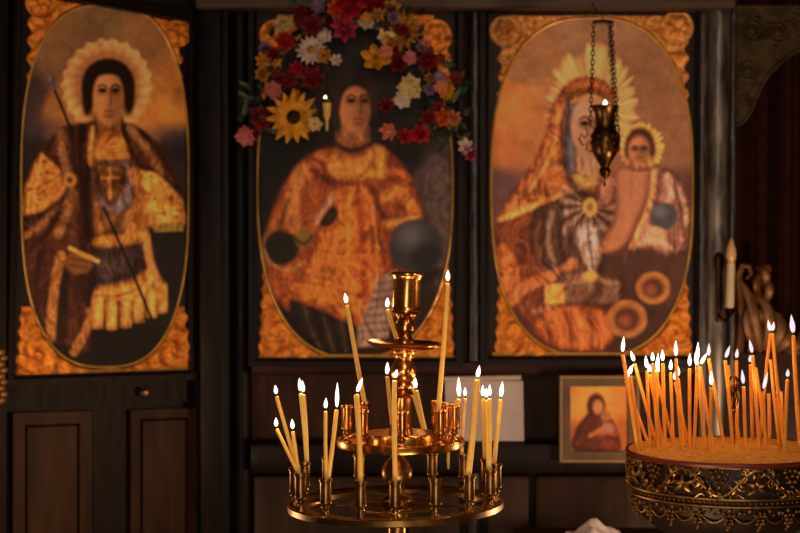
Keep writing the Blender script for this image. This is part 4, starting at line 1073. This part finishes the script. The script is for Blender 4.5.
GB = 'thin lit candles planted in the sand bowl'
def cB(bx, by, tx, ty, tip, label, d=4.3, w=5.0, thick=1.0):
    p = Pz(bx, by, ZB + .003)
    # keep inside the sand
    rel = Vector((p.x - BC.x, p.y - BC.y)); mx = 97 * UB
    if rel.length > mx: rel *= mx / rel.length; p.x = BC.x + rel.x; p.y = BC.y + rel.y
    p.z = ZB + sand_h(p.x - BC.x, p.y - BC.y)
    Y = p.y; u = MM(Y); t = P(tx, ty, Y); ax = (t - p).normalized()
    candle(p - ax * .012, t, None if tip is None else P(tip[0], tip[1], Y), d * u / 2, w * u, label, GB, M['wax_orange'], M['flame'] if bx < 716 else M['flame_soft'], LUMB, bend=.001 * random.uniform(-1, 1))
for e in (
    (637.3, 449, 622.7, 355, (623.8, 336.5), 'leftmost lit candle in the sand bowl, tall and leaning left'),
    (657, 445, 635, 364, (630.8, 351), 'lit candle slanting left just right of the bowl leftmost candle'),
    (649.7, 446, 626, 381, (633.5, 364), 'short left-edge lit candle whose flame slants to the right'),
    (642, 448, 630.4, 377, (630.6, 366), 'short lit candle behind the slanting flame at the left bowl edge'),
    (651, 444, 647, 371, (645.6, 355.5), 'leftmost candle of the tight knot of flames left of centre in the bowl'),
    (658.5, 449, 653, 364, (652.4, 352), 'candle with the top flame in the tight knot left of centre in the bowl'),
    (662, 441, 650, 375, (649.6, 364), 'lowest candle of the tight knot of flames, leaning left'),
    (657.4, 446, 657, 372, (658.2, 353), 'straight candle just right of the tight knot of flames'),
    (665, 447, 662.8, 364, (662.3, 349.5), 'lit candle with a broad flame right of the tight knot'),
    (673, 440, 656.5, 378, (659, 364), 'lit candle slanting strongly left among the left cluster in the bowl'),
    (673.5, 444, 670.6, 373, (671, 359.5), 'lit candle with a short flame next left of the tall straight one'),
    (682, 450, 676, 359, (675.8, 340.5), 'tall lit candle with a long upright flame in the left half of the bowl'),
    (688, 443, 675.6, 383, (674.6, 372), 'short candle with a tiny flame below the long upright flame'),
    (684, 447, 678.2, 379, (678, 366), 'short candle leaning left under the long upright flame'),
    (690, 449, 689.6, 369, (689.8, 353.5), 'upright lit candle standing alone left of the crossed flames'),
    (694, 450, 697.4, 363, (698, 342), 'lit candle leaning right with a double-peaked flame'),
    (713, 446, 700, 367, (707, 353), 'lit candle leaning left, its flame blown right to its neighbour'),
    (706, 451, 697, 368, (695.4, 352), 'lit candle crossing behind the double-peaked flame'),
    (724, 449, 708.8, 359, (709, 343), 'lit candle leaning left near the middle of the bowl'),
    (709, 452, 711.3, 388, (711, 371), 'short lit candle standing low at the front middle of the bowl'),
    (732.6, 450, 725.2, 361, (730, 345.5), 'lit candle with a flame leaning right near the bowl centre'),
    (739, 440, 728, 366, None, 'unlit thin candle leaning left behind the flame that leans right'),
    (737, 437, 736.4, 361, (737.4, 348.5), 'lit candle at the back, above the dark finial'),
    (745.7, 450, 743.6, 387, (742, 369.5), 'short lit candle right of the dark finial'),
    (752.6, 440, 750.4, 365, (750, 355), 'lit candle with a short flame right below a higher one at the back'),
    (759, 450, 752.6, 356, (749.4, 339.5), 'tall lit candle leaning left with an upright flame right of the centre'),
    (766, 446, 755.6, 368, None, 'unlit thin candle leaning left beside the tall one right of the centre'),
    (765.6, 451, 763, 392, (767.8, 372), 'short lit candle with a large flame slanting right in the right half'),
    (769, 437, 768.6, 394, None, 'short unlit candle at the back of the right half'),
    (760, 443, 770, 334, (768, 319.5), 'left one of two tall candles touching at their tips'),
    (784, 443, 772.4, 334, (774, 321.5), 'right one of two tall candles touching at their tips'),
    (780, 448, 770.6, 360, None, 'unlit candle leaning left between the two tall touching ones'),
    (778.7, 440, 777.2, 398, (778.8, 386), 'shortest lit candle with a small low flame at right'),
    (785, 452, 787.4, 380, (788, 369), 'lit candle with a small flame next to the right picture edge'),
    (782, 438, 781, 392, None, 'short unlit candle behind the shortest lit one at right'),
    (800, 445, 793.4, 336, (791.2, 314.5), 'tallest candle of the bowl with a big flame at the right picture edge'),
):
    big = e[5].startswith('tallest candle')
    cB(*e, d=4.6 if big else random.uniform(3.3, 3.9), w=7 if big else 5.0)

# ------------------------------------------------------------------ hanging oil lamp before the right icon
YL = 3.9; UL = MM(YL)
LC = P(605, 140, YL); zl = lambda y: (140 - y) * UL
lamp = empty('hanging_oil_lamp', LC + Vector((0, 0, zl(187))), 'dark bronze oil lamp hanging on chains before the right icon', 'oil lamp')
bp = [(1, 178), (4, 176.5), (5, 174), (6.2, 171.5), (5.6, 169), (4.2, 167), (6.5, 163), (9.5, 158), (12.2, 153), (13.4, 147), (13.6, 140), (13, 133), (11, 129.5), (9.4, 127), (9.2, 123), (9.6, 119), (10.6, 113), (12.6, 108.5), (13.8, 106.4), (13.6, 105.2), (12.4, 105.8), (10, 112), (8, 118), (2, 119)]
mb = MB(); mb.lathe([(r * UL, zl(y)) for r, y in bp], LC, 36)
for k in range(12):
    a = 2 * PI * k / 12
    for y, rr_ in ((150, 12.6), (143, 13.6), (136, 13.4)): mb.ball(LC + Vector((rr_ * UL * math.cos(a + y), rr_ * UL * math.sin(a + y), zl(y))), 2.0 * UL, 1)
mb.build('lamp_body', M['lamp_bronze'], lamp)
mb = MB(); mb.tube([LC + Vector((0, 0, zl(177))), LC + Vector((0, 0, zl(186)))], .6 * UL, 6); mb.ball(LC + Vector((0, 0, zl(184))), 1.5 * UL, 1, (1, 1, 2)); mb.build('pendant', M['chain'], lamp)
mb = MB(); mb.lathe([(3.4 * UL, zl(119)), (5.2 * UL, zl(113)), (6 * UL, zl(106)), (5.6 * UL, zl(106)), (4.6 * UL, zl(112)), (1 * UL, zl(113.5))], LC, 24); mb.build('glass_cup', M['yellow_glass'], lamp)
mb = MB(); mb.lathe([(r * 2.1 * UL, zl(106) + z * 6 * UL) for r, z in FLP], LC, 14); mb.build('flame', M['spark'], lamp)
azs = [math.radians(a) for a in (178, -38, 42)]
for a in azs:
    mb = MB(); d = Vector((math.cos(a), math.sin(a), 0))
    def hp(r, y): return LC + d * (r * UL) + Vector((0, 0, zl(y)))
    mb.tube([hp(10, 129), hp(14, 126), hp(17, 124), hp(19, 128), hp(17, 133), hp(20, 138), hp(24, 134), hp(26, 139), hp(22, 145), hp(17, 143), hp(19, 149), hp(14, 152), hp(12, 150)] if a > 3 else
            [hp(10, 129), hp(13, 126), hp(15, 125), hp(16.4, 129), hp(15.4, 134), hp(17, 138), hp(16, 144), hp(17, 149), hp(14, 152), hp(12, 150)], 1.1 * UL, 6)
    mb.build('scroll_handle', M['lamp_bronze'], lamp)
TOP = P(603, 22, YL)
for a in azs:
    d = Vector((math.cos(a), math.sin(a), 0))
    p0 = LC + d * (14.6 * UL) + Vector((0, 0, zl(125.5))); p1 = TOP + d * (9.2 * UL) + Vector((0, 0, -.5 * UL))
    mb = MB(); L = (p1 - p0).length; nl = int(L / (4.6 * UL)); ax = (p1 - p0).normalized()
    s1 = ax.cross(Vector((0, 1, 0))).normalized(); s2 = ax.cross(s1)
    for i in range(nl):
        cpt = p0.lerp(p1, (i + .5) / nl); sd_ = s1 if i % 2 else s2
        mb.tube([cpt + ax * (3.0 * UL * math.cos(t)) + sd_ * (1.7 * UL * math.sin(t)) for t in [2 * PI * k / 10 for k in range(10)]], .62 * UL, 5, closed=True)
    mb.build('chain', M['chain'], lamp)
mb = MB(); mb.lathe([(10.4 * UL, -1.4 * UL), (10.8 * UL, 0), (9 * UL, 1.5 * UL), (2, .002) if False else (2 * UL, 2.4 * UL)], TOP, 28)
hk = Vector((TOP.x, 4.125, zpx(3, 4.12)))
mb.tube([TOP + Vector((0, 0, 2 * UL)), TOP + Vector((0, .03, .02)), TOP.lerp(hk, .6), hk], .0016, 6); mb.build('hanging_cap', M['chain'], lamp)
l = bpy.data.lights.new('flame_light', 'POINT'); l.energy = .06; l.color = (1, .58, .26); l.shadow_soft_size = .006
o = bpy.data.objects.new('flame_light', l); link(o); o.location = LC + Vector((0, 0, zl(103)))

# small glass lamp among the flowers
YG = 3.97; UG = MM(YG); GC = P(327, 112, YG)
gl = empty('small_glass_lamp', GC + Vector((0, 0, -20 * UG)), 'tiny yellow glass oil lamp hanging beside the woman saint face', 'oil lamp')
mb = MB(); zg = lambda y: (112 - y) * UG
mb.lathe([(.8 * UG, zg(131)), (1.6 * UG, zg(126)), (1.4 * UG, zg(121)), (3.4 * UG, zg(116)), (4 * UG, zg(108)), (4.4 * UG, zg(103)), (4.0 * UG, zg(103)), (3 * UG, zg(110)), (1 * UG, zg(113))], GC, 20); mb.build('glass_cup', M['yellow_glass'], gl)
mb = MB(); mb.lathe([(6.4 * UG, zg(101.4)), (6.8 * UG, zg(100)), (6.4 * UG, zg(98.8)), (4.6 * UG, zg(98.8)), (4.6 * UG, zg(101.4))], GC, 24, cap=False)
for k in range(3):
    a = k * 2.09 + .5; mb.tube([GC + Vector((6.4 * UG * math.cos(a), 6.4 * UG * math.sin(a), zg(100))), GC + Vector((0, .02, zg(60)))], .35 * UG, 5)
mb.tube([GC + Vector((0, .02, zg(60))), GC + Vector((0, .06, zg(20))), Vector((GC.x, 4.125, zpx(4, 4.12)))], .4 * UG, 5)
mb.build('wire_hanger', M['lamp_bronze'], gl)
mb = MB(); mb.lathe([(r * 1.7 * UG, zg(100) + z * 4.5 * UG) for r, z in FLP], GC + Vector((-1.5 * UG, 0, 0)), 12); mb.build('flame', M['spark'], gl)

# ------------------------------------------------------------------ flower garland over the middle icon
PM = {}
def petal_mat(c1, c2):
    k = (c1, c2)
    if k not in PM:
        PM[k] = mat('petal_cloth_%02d' % len(PM), tuple(lin(c1) * .8), tuple(lin(c2) * .7), .6, 0, 60, .1, spec=.2)
    return PM[k]
gar = empty('flower_garland', P(352, 100, 4.12), 'garland of artificial red, yellow and white flowers over the middle icon', 'flower garland')
def petal(mb, O, Q, ang, L, W, cup, tipdown=0.0, base=0.0, point=.6):
    nu, nv = 5, 4; rows = []
    for i in range(nu + 1):
        t = i / nu; row = []
        wd = W * (math.sin(PI * min(1, .12 + t * .88) ** point) + .05)
        for j in range(nv + 1):
            s = (j / nv - .5) * 2
            x = base + L * t * math.cos(cup * t); z = L * math.sin(cup * t) * t - tipdown * L * t ** 3 - .12 * wd * (s * s)
            v = Vector((x * math.cos(ang) - s * wd * .5 * math.sin(ang), x * math.sin(ang) + s * wd * .5 * math.cos(ang), z))
            row.append(mb.bm.verts.new(O + Q @ v))
        rows.append(row)
    for i in range(nu):
        for j in range(nv): mb.bm.faces.new((rows[i][j], rows[i + 1][j], rows[i + 1][j + 1], rows[i][j + 1]))
def flower(px, py, R, kind, c1, c2, cc, Y, tx=0.0, ty=0.0, label=None):
    u = MM(Y); r = R * u; O = P(px, py, Y)
    Q = (Matrix.Rotation(ty, 3, 'Z') @ Matrix.Rotation(PI / 2 + tx, 3, 'X'))        # local +z looks at the nave (-Y)
    mb = MB(); a0 = random.random() * 6
    if kind == 'daisy':
        for ly, (nn_, f, cu) in enumerate(((15, 1, .15), (13, .82, .4))):
            for k in range(nn_): petal(mb, O, Q, a0 + ly * .2 + 2 * PI * k / nn_, r * f * random.uniform(.86, 1.05), r * .36, cu * random.uniform(.5, 1.4), .1, r * .18, .8)
    elif kind == 'lily':
        for k in range(6): petal(mb, O, Q, a0 + 2 * PI * k / 6, r * random.uniform(.9, 1.1), r * .52, .75, .45, r * .05, .75)
    elif kind == 'rose':
        for ly, (nn_, f, cu) in enumerate(((7, 1, .3), (6, .8, .75), (5, .6, 1.1), (4, .4, 1.35))):
            for k in range(nn_): petal(mb, O, Q, a0 + ly * .5 + 2 * PI * k / nn_, r * f * random.uniform(.9, 1.08), r * f * .85, cu, .12, r * .02, .5)
    else:  # cluster of florets
        for k in range(20):
            th = k * 2.4; q = math.sqrt(k / 20) * .8
            oc = O + Q @ Vector((r * q * math.cos(th), r * q * math.sin(th), r * .55 * math.sqrt(max(0, 1 - q * q))))
            for p_ in range(4): petal(mb, oc, Q, th + p_ * PI / 2, r * .3, r * .3, .35, .1, 0, .5)
    f = mb.build('flower', petal_mat(c1, c2), gar)
    if label: f['label'] = label
    if kind in ('daisy', 'lily'):
        m = MB(); m.ball(O + Q @ Vector((0, 0, r * .1)), r * (.3 if kind == 'daisy' else .14), 2, (1, .55, 1)); m.build('flower_center', petal_mat(cc, tuple(int(v * .6) for v in cc)), f)
R_ = ((190, 30, 30), (130, 12, 16)); DR = ((130, 26, 28), (84, 12, 16)); YE = ((232, 168, 40), (206, 124, 22)); WH = ((222, 204, 190), (190, 160, 148)); PK = ((208, 120, 120), (180, 80, 90)); OR = ((226, 98, 32), (190, 56, 20))
CR = ((224, 202, 140), (206, 164, 90)); CO = ((216, 128, 92), (180, 84, 58)); MA = ((178, 50, 84), (130, 24, 54)); LI = ((150, 120, 150), (110, 84, 116)); GO = ((196, 142, 44), (150, 96, 26)); BR = (60, 26, 12); BRN = ((96, 52, 26), (60, 30, 14))
FL = [(293, 117, 24, 'daisy', *YE, BR, .1, .25, 'yellow sunflower with dark centre'), (400, 30, 20, 'daisy', *GO, (70, 30, 12), -.3, -.1, 'golden sunflower'), (376, 58, 19, 'lily', *YE, (150, 80, 20), -.2, 0, 'yellow lily'), (386, 36, 13, 'lily', *CR, (190, 150, 60), .2, .2, 'cream yellow lily'),
      (350, 4, 20, 'rose', *R_, BR, -.2, .1, 'bright red peony'), (336, 8, 11, 'rose', *OR, BR, 0, .2, 'orange rose'), (345, 28, 15, 'rose', *MA, BR, .1, 0, 'deep pink rose'), (373, 6, 15, 'rose', *R_, BR, 0, 0, None), (366, 22, 9, 'cluster', *WH, BR, 0, 0, None), (392, 8, 12, 'lily', *GO, BR, 0, 0, None),
      (283, 24, 10, 'daisy', *CR, (200, 160, 70), -.5, 0, 'cream daisy'), (285, 41, 12, 'rose', *R_, BR, 0, .2, None), (312, 25, 13, 'rose', *DR, BR, 0, 0, None), (318, 6, 9, 'cluster', *LI, BR, 0, 0, 'lilac floret cluster'), (311, 50, 14, 'daisy', *WH, (200, 140, 40), 0, .2, 'white daisy with yellow centre'), (324, 56, 11, 'lily', *GO, BR, 0, 0, None),
      (263, 60, 9, 'rose', *YE, BR, 0, .3, None), (262, 74, 9, 'rose', *GO, BR, 0, .3, None), (265, 48, 7, 'cluster', *LI, BR, 0, 0, None), (273, 91, 10, 'cluster', *PK, BR, 0, .2, 'pale pink floret cluster'), (276, 62, 8, 'lily', *GO, BR, 0, 0, None), (297, 68, 8, 'rose', *R_, BR, 0, 0, None), (288, 80, 12, 'rose', *DR, BR, 0, 0, None), (312, 78, 14, 'rose', *DR, BR, 0, 0, None),
      (336, 60, 8, 'lily', *WH, (200, 180, 120), 0, 0, 'white lily'), (325, 36, 8, 'cluster', *WH, BR, 0, 0, None), (244, 137, 11, 'cluster', *PK, BR, 0, .3, None), (262, 118, 15, 'rose', *DR, BR, 0, .3, None), (315, 124, 11, 'lily', *CR, (180, 140, 50), .4, -.2, None), (296, 96, 8, 'lily', *OR, BR, 0, 0, None), (254, 132, 9, 'rose', *DR, BR, 0, .3, None),
      (411, 88, 14, 'cluster', *CR, BR, 0, -.2, 'cream hydrangea head'), (402, 100, 10, 'cluster', *WH, BR, 0, 0, None), (408, 38, 7, 'rose', *WH, BR, 0, 0, None), (410, 58, 8, 'cluster', *PK, BR, 0, 0, None), (398, 62, 13, 'rose', *DR, BR, 0, 0, None), (396, 48, 9, 'rose', *R_, BR, 0, 0, None), (424, 47, 9, 'cluster', *LI, BR, 0, 0, None), (428, 60, 13, 'rose', *DR, BR, 0, -.2, None),
      (447, 90, 10, 'daisy', *YE, (150, 70, 20), 0, -.7, 'yellow daisy turned sideways'), (440, 78, 8, 'cluster', *LI, BR, 0, 0, None), (455, 121, 7, 'rose', *GO, BR, 0, -.4, None), (443, 118, 11, 'rose', *OR, BR, 0, -.2, None), (420, 134, 12, 'rose', *R_, BR, 0, -.1, None), (428, 118, 10, 'rose', *DR, BR, 0, 0, None), (389, 131, 13, 'lily', *CO, (230, 200, 170), .3, -.5, 'coral pink lily'), (386, 105, 9, 'rose', *DR, BR, 0, 0, None), (405, 136, 9, 'rose', *R_, BR, 0, -.1, None),
      (466, 146, 11, 'lily', *WH, (200, 120, 140), 0, -.4, 'white lily with magenta petals below it'), (470, 154, 9, 'rose', *MA, BR, .3, -.4, None), (330, 22, 8, 'rose', *DR, BR, 0, 0, None), (300, 12, 9, 'rose', *DR, BR, 0, 0, None)]
fill = [DR, DR, GO, CO, BRN, DR, PK, LI]
k = 0
while k < 34:
    i = random.randrange(11); t = random.random()
    HB = [(466, 150), (452, 118), (440, 80), (424, 50), (400, 30), (372, 12), (345, 10), (318, 18), (292, 38), (272, 66), (268, 98), (248, 136)]
    x = HB[i][0] * (1 - t) + HB[i + 1][0] * t + random.gauss(0, 11); y = HB[i][1] * (1 - t) + HB[i + 1][1] * t + random.gauss(0, 11)
    if (x - 354) ** 2 / 28 ** 2 + (y - 116) ** 2 / 46 ** 2 < 1 or y > 146 or y < 4: continue
    FL.append((x, y, random.uniform(5, 9), random.choice(['rose', 'lily', 'cluster', 'rose']), *random.choice(fill), BR, random.gauss(0, .3), random.gauss(0, .3), None)); k += 1
for (px, py, R, kd, c1, c2, cc, tx, ty, lb) in FL:
    flower(px, py, R, kd, c1, c2, cc, 4.09 - random.random() * .035, tx, ty, lb)
mb = MB()
hub = [(466, 150), (452, 118), (440, 80), (424, 50), (400, 30), (372, 12), (345, 10), (318, 18), (292, 38), (272, 66), (268, 98), (248, 136)]
hp_ = [P(x, y, 4.125) for x, y in smooth_open(hub, 4)]
mb.tube(hp_, .006, 6); mb.build('garland_wire', M['chain'], gar)
for i in range(5):
    pass
mb = MB()
LX = 0
while LX < 170:
    i = random.randrange(len(hub) - 1); t = random.random()
    x = hub[i][0] * (1 - t) + hub[i + 1][0] * t + random.gauss(0, 15); y = hub[i][1] * (1 - t) + hub[i + 1][1] * t + random.gauss(0, 15)
    if (x - 354) ** 2 / 30 ** 2 + (y - 118) ** 2 / 48 ** 2 < 1 or y > 158 or x < 236 or x > 474: continue
    Y = random.uniform(4.09, 4.135); Q = Matrix.Rotation(random.uniform(-.7, .7), 3, 'Z') @ Matrix.Rotation(PI / 2 + random.uniform(-.7, .7), 3, 'X')
    petal(mb, P(x, y, Y), Q, random.random() * 6.3, random.uniform(10, 18) * MM(Y), 6.5 * MM(Y), .2, .15, 0, .9); LX += 1
mb.build('foliage', M['leaf'], gar)

# ------------------------------------------------------------------ electric candle on the post, carved gate, napkin on table
YE_ = 4.11; UE = MM(YE_)
sc_ = empty('wall_sconce', P(722, 318, YE_), 'white electric candle on a dark bracket, fixed to the round post', 'wall light')
mb = MB(); mb.tube([P(729.5, 308, YE_), P(731, 263, YE_)], [4.6 * UE, 4.0 * UE], 16); mb.build('candle_tube', M['ivory'], sc_)
mb = MB(); q = frame_pts(P(731, 263, YE_), P(731.4, 238, YE_)); mb.lathe([(3 * UE, 0), (5 * UE, 5 * UE), (5.2 * UE, 10 * UE), (4 * UE, 16 * UE), (2.2 * UE, 21 * UE), (.5 * UE, 25 * UE)], P(731, 263, YE_), 18, q); mb.build('bulb', M['bulb'], sc_)
mb = MB(); mb.lathe([(1.5 * UE, -9 * UE), (4 * UE, -6 * UE), (6 * UE, -1 * UE), (5.6 * UE, 0), (4.8 * UE, 0)], P(729.5, 308, YE_), 18)
mb.tube([P(729.5, 316, YE_), P(725, 321, YE_ + .01), P(720, 318, 4.15), P(719, 306, 4.16)], 1.6 * UE, 8)
mb.ball(P(719, 262, 4.155), 6.5 * UE, 2, (.9, .4, 1.6)); mb.box(P(716, 322, 4.15), P(722, 258, 4.166), .003)
mb.build('bracket', M['chain'], sc_)

YK = 4.33; UK = MM(YK)
gate = empty('carved_gate', Vector((xpx(775, YK), YK, 0)), 'low dark gate with a carved gilt crest in the right doorway', 'gate')
mb = MB(); mb.box((XD0 + .01, YK - .012, .02), (XD1 - .02, YK + .012, zpx(352, YK)), .004); mb.build('gate_panel', M['rail_wood'], gate)
mb = MB()
mb.tube([P(739, 352, YK), P(742, 320, YK), P(740, 296, YK), P(738, 276, YK), P(742, 266, YK), P(749, 266, YK), P(751, 274, YK), P(746, 279, YK)], [5 * UK, 5 * UK, 4.6 * UK, 4.4 * UK, 4 * UK, 3.4 * UK, 3 * UK, 2 * UK], 10)
mb.tube([P(750, 352, YK), P(750, 330, YK), P(747, 310, YK), P(750, 298, YK)], 3.2 * UK, 8)
def acanthus(x, y, ang, L, w, curl):
    pts = []; ra = []
    cx_, cy_ = x, y
    for i in range(9):
        t = i / 8; pts.append(P(cx_, cy_, YK - .004 - .012 * math.sin(t * PI))); ra.append(w * UK * (math.sin(PI * (.12 + .8 * t)) ** .8) + .0006)
        a_ = ang + curl * t * t; cx_ += math.cos(a_) * L / 8; cy_ -= math.sin(a_) * L / 8
    mb.tube(pts, ra, 8, flat=.5, ref=(0, 1, 0))
for q in ((760, 352, 1.7, 74, 6, .5), (764, 350, 1.3, 60, 6, 1.6), (756, 350, 2.0, 56, 5.5, -1.8), (768, 352, .9, 46, 6, 2.0), (760, 330, 1.0, 34, 5, 2.2), (758, 318, 2.1, 30, 4.5, -2.2), (763, 304, 1.0, 30, 4.6, 2.4), (760, 296, 2.0, 26, 4, -2.4), (765, 288, 1.4, 26, 4.6, 2.2), (774, 352, .6, 34, 5.5, 1.8), (784, 354, .5, 30, 5, 1.6)):
    acanthus(*q)
mb.ball(P(765, 269, YK - .004), 6 * UK, 2, (1.2, .5, .9)); mb.ball(P(757, 284, YK - .008), 5 * UK, 2, (1, .5, 1.3)); mb.ball(P(761, 316, YK - .01), 6 * UK, 2, (1, .5, 1.3))
for x in (796, 812, 830): mb.ball(P(x, 352, YK), 9 * UK, 2, (1.2, .6, .9))
mb.build('carved_crest', M['old_gold'], gate)

YT = 3.78; zt = zpx(546, YT)
tb = empty('side_table', Vector((xpx(600, YT), YT, 0)), 'small dark wooden table under the white cloth, below the small icon', 'table')
x0, x1 = xpx(520, YT), xpx(690, YT)
mb = MB().box((x0, YT - .16, zt - .025), (x1, YT + .22, zt), .004); mb.build('table_top', M['brown_wood'], tb)
for sx in (x0 + .03, x1 - .03):
    for sy in (YT - .13, YT + .19):
        mb = MB().box((sx - .016, sy - .016, 0), (sx + .016, sy + .016, zt - .025), .003); mb.build('leg', M['brown_wood'], tb)
mb = MB(); cx = xpx(595, YT); nx_, ny_ = 36, 20; gt = []; gb_ = []
hw, hd = 30 * MM(YT), .06
for j in range(ny_ + 1):
    ra, rb_ = [], []
    for i in range(nx_ + 1):
        u, v = i / nx_ * 2 - 1, j / ny_ * 2 - 1
        X = u * 30; ridge = np.interp(X, [-30, -27, -20, -11, -4, 2, 10, 20, 27, 30], [8, 13.5, 14.5, 20, 28, 27, 22, 18, 14, 7])
        h = ridge * MM(YT) * (1 - .55 * abs(v) ** 1.5) * (.9 + .1 * math.cos(v * 9 + u * 3)) + .002 * math.sin(u * 14 + v * 5)
        ed = min(1, (1 - abs(v)) * 5); h = .001 + h * (.25 + .75 * ed)
        ra.append(mb.bm.verts.new((cx + u * hw, YT + v * hd, zt + h))); rb_.append(mb.bm.verts.new((cx + u * hw, YT + v * hd, zt + .0003)))
    gt.append(ra); gb_.append(rb_)
for j in range(ny_):
    for i in range(nx_):
        mb.bm.faces.new((gt[j][i], gt[j][i + 1], gt[j + 1][i + 1], gt[j + 1][i])); mb.bm.faces.new((gb_[j][i], gb_[j + 1][i], gb_[j + 1][i + 1], gb_[j][i + 1]))
for i in range(nx_):
    mb.bm.faces.new((gt[0][i + 1], gt[0][i], gb_[0][i], gb_[0][i + 1])); mb.bm.faces.new((gt[-1][i], gt[-1][i + 1], gb_[-1][i + 1], gb_[-1][i]))
for j in range(ny_):
    mb.bm.faces.new((gt[j][0], gt[j + 1][0], gb_[j + 1][0], gb_[j][0])); mb.bm.faces.new((gt[j + 1][-1], gt[j][-1], gb_[j][-1], gb_[j + 1][-1]))
o = mb.build('folded_cloth', M['cloth']); tag(o, 'folded white cloth with a raised peak at the bottom edge, below the small icon', 'cloth')

# ------------------------------------------------------------------ light
S.view_settings.view_transform = 'Standard'; S.view_settings.look = 'None'; S.view_settings.gamma = 1.0
S.view_settings.use_curve_mapping = False
S.view_settings.exposure = 0.0
w = bpy.data.worlds.new('world'); S.world = w; w.use_nodes = True
w.node_tree.nodes['Background'].inputs['Color'].default_value = (.02, .012, .008, 1); w.node_tree.nodes['Background'].inputs['Strength'].default_value = .3
def lampp(name, loc, e, col=(1, .62, .36), r=.05):
    l = bpy.data.lights.new(name, 'POINT'); l.energy = e; l.color = col; l.shadow_soft_size = r
    o = bpy.data.objects.new(name, l); link(o); o.location = loc; return o
def area(name, loc, tgt, e, sx, sy, col):
    l = bpy.data.lights.new(name, 'AREA'); l.shape = 'RECTANGLE'; l.size = sx; l.size_y = sy; l.energy = e; l.color = col
    o = bpy.data.objects.new(name, l); link(o); o.location = loc
    o.rotation_euler = (Vector(tgt) - Vector(loc)).to_track_quat('-Z', 'Y').to_euler(); return o
lampp('low_warm_fill', (-1.05, 3.2, .95), 15, r=.08)  # low warm fill lights added for the icons, no candle stand built
lampp('low_warm_fill', (1.05, 3.15, .9), 27, r=.08)
lampp('low_warm_fill', (0.1, 2.0, .75), 12, r=.10)
lampp('overhead_warm_fill', (.45, .9, 2.5), 30, (1, .66, .42), .2)  # unseen warm fill added overhead for the icons, no fitting built
area('doorway_daylight', (.2, -1.55, 1.5), (.2, 4.2, 1.5), 25, .6, 1.7, (1.0, .9, .8))
S.cycles.use_denoising = True
S.cycles.sample_clamp_indirect = 4.0
S.cycles.max_bounces = 6
S.cycles.transparent_max_bounces = 24
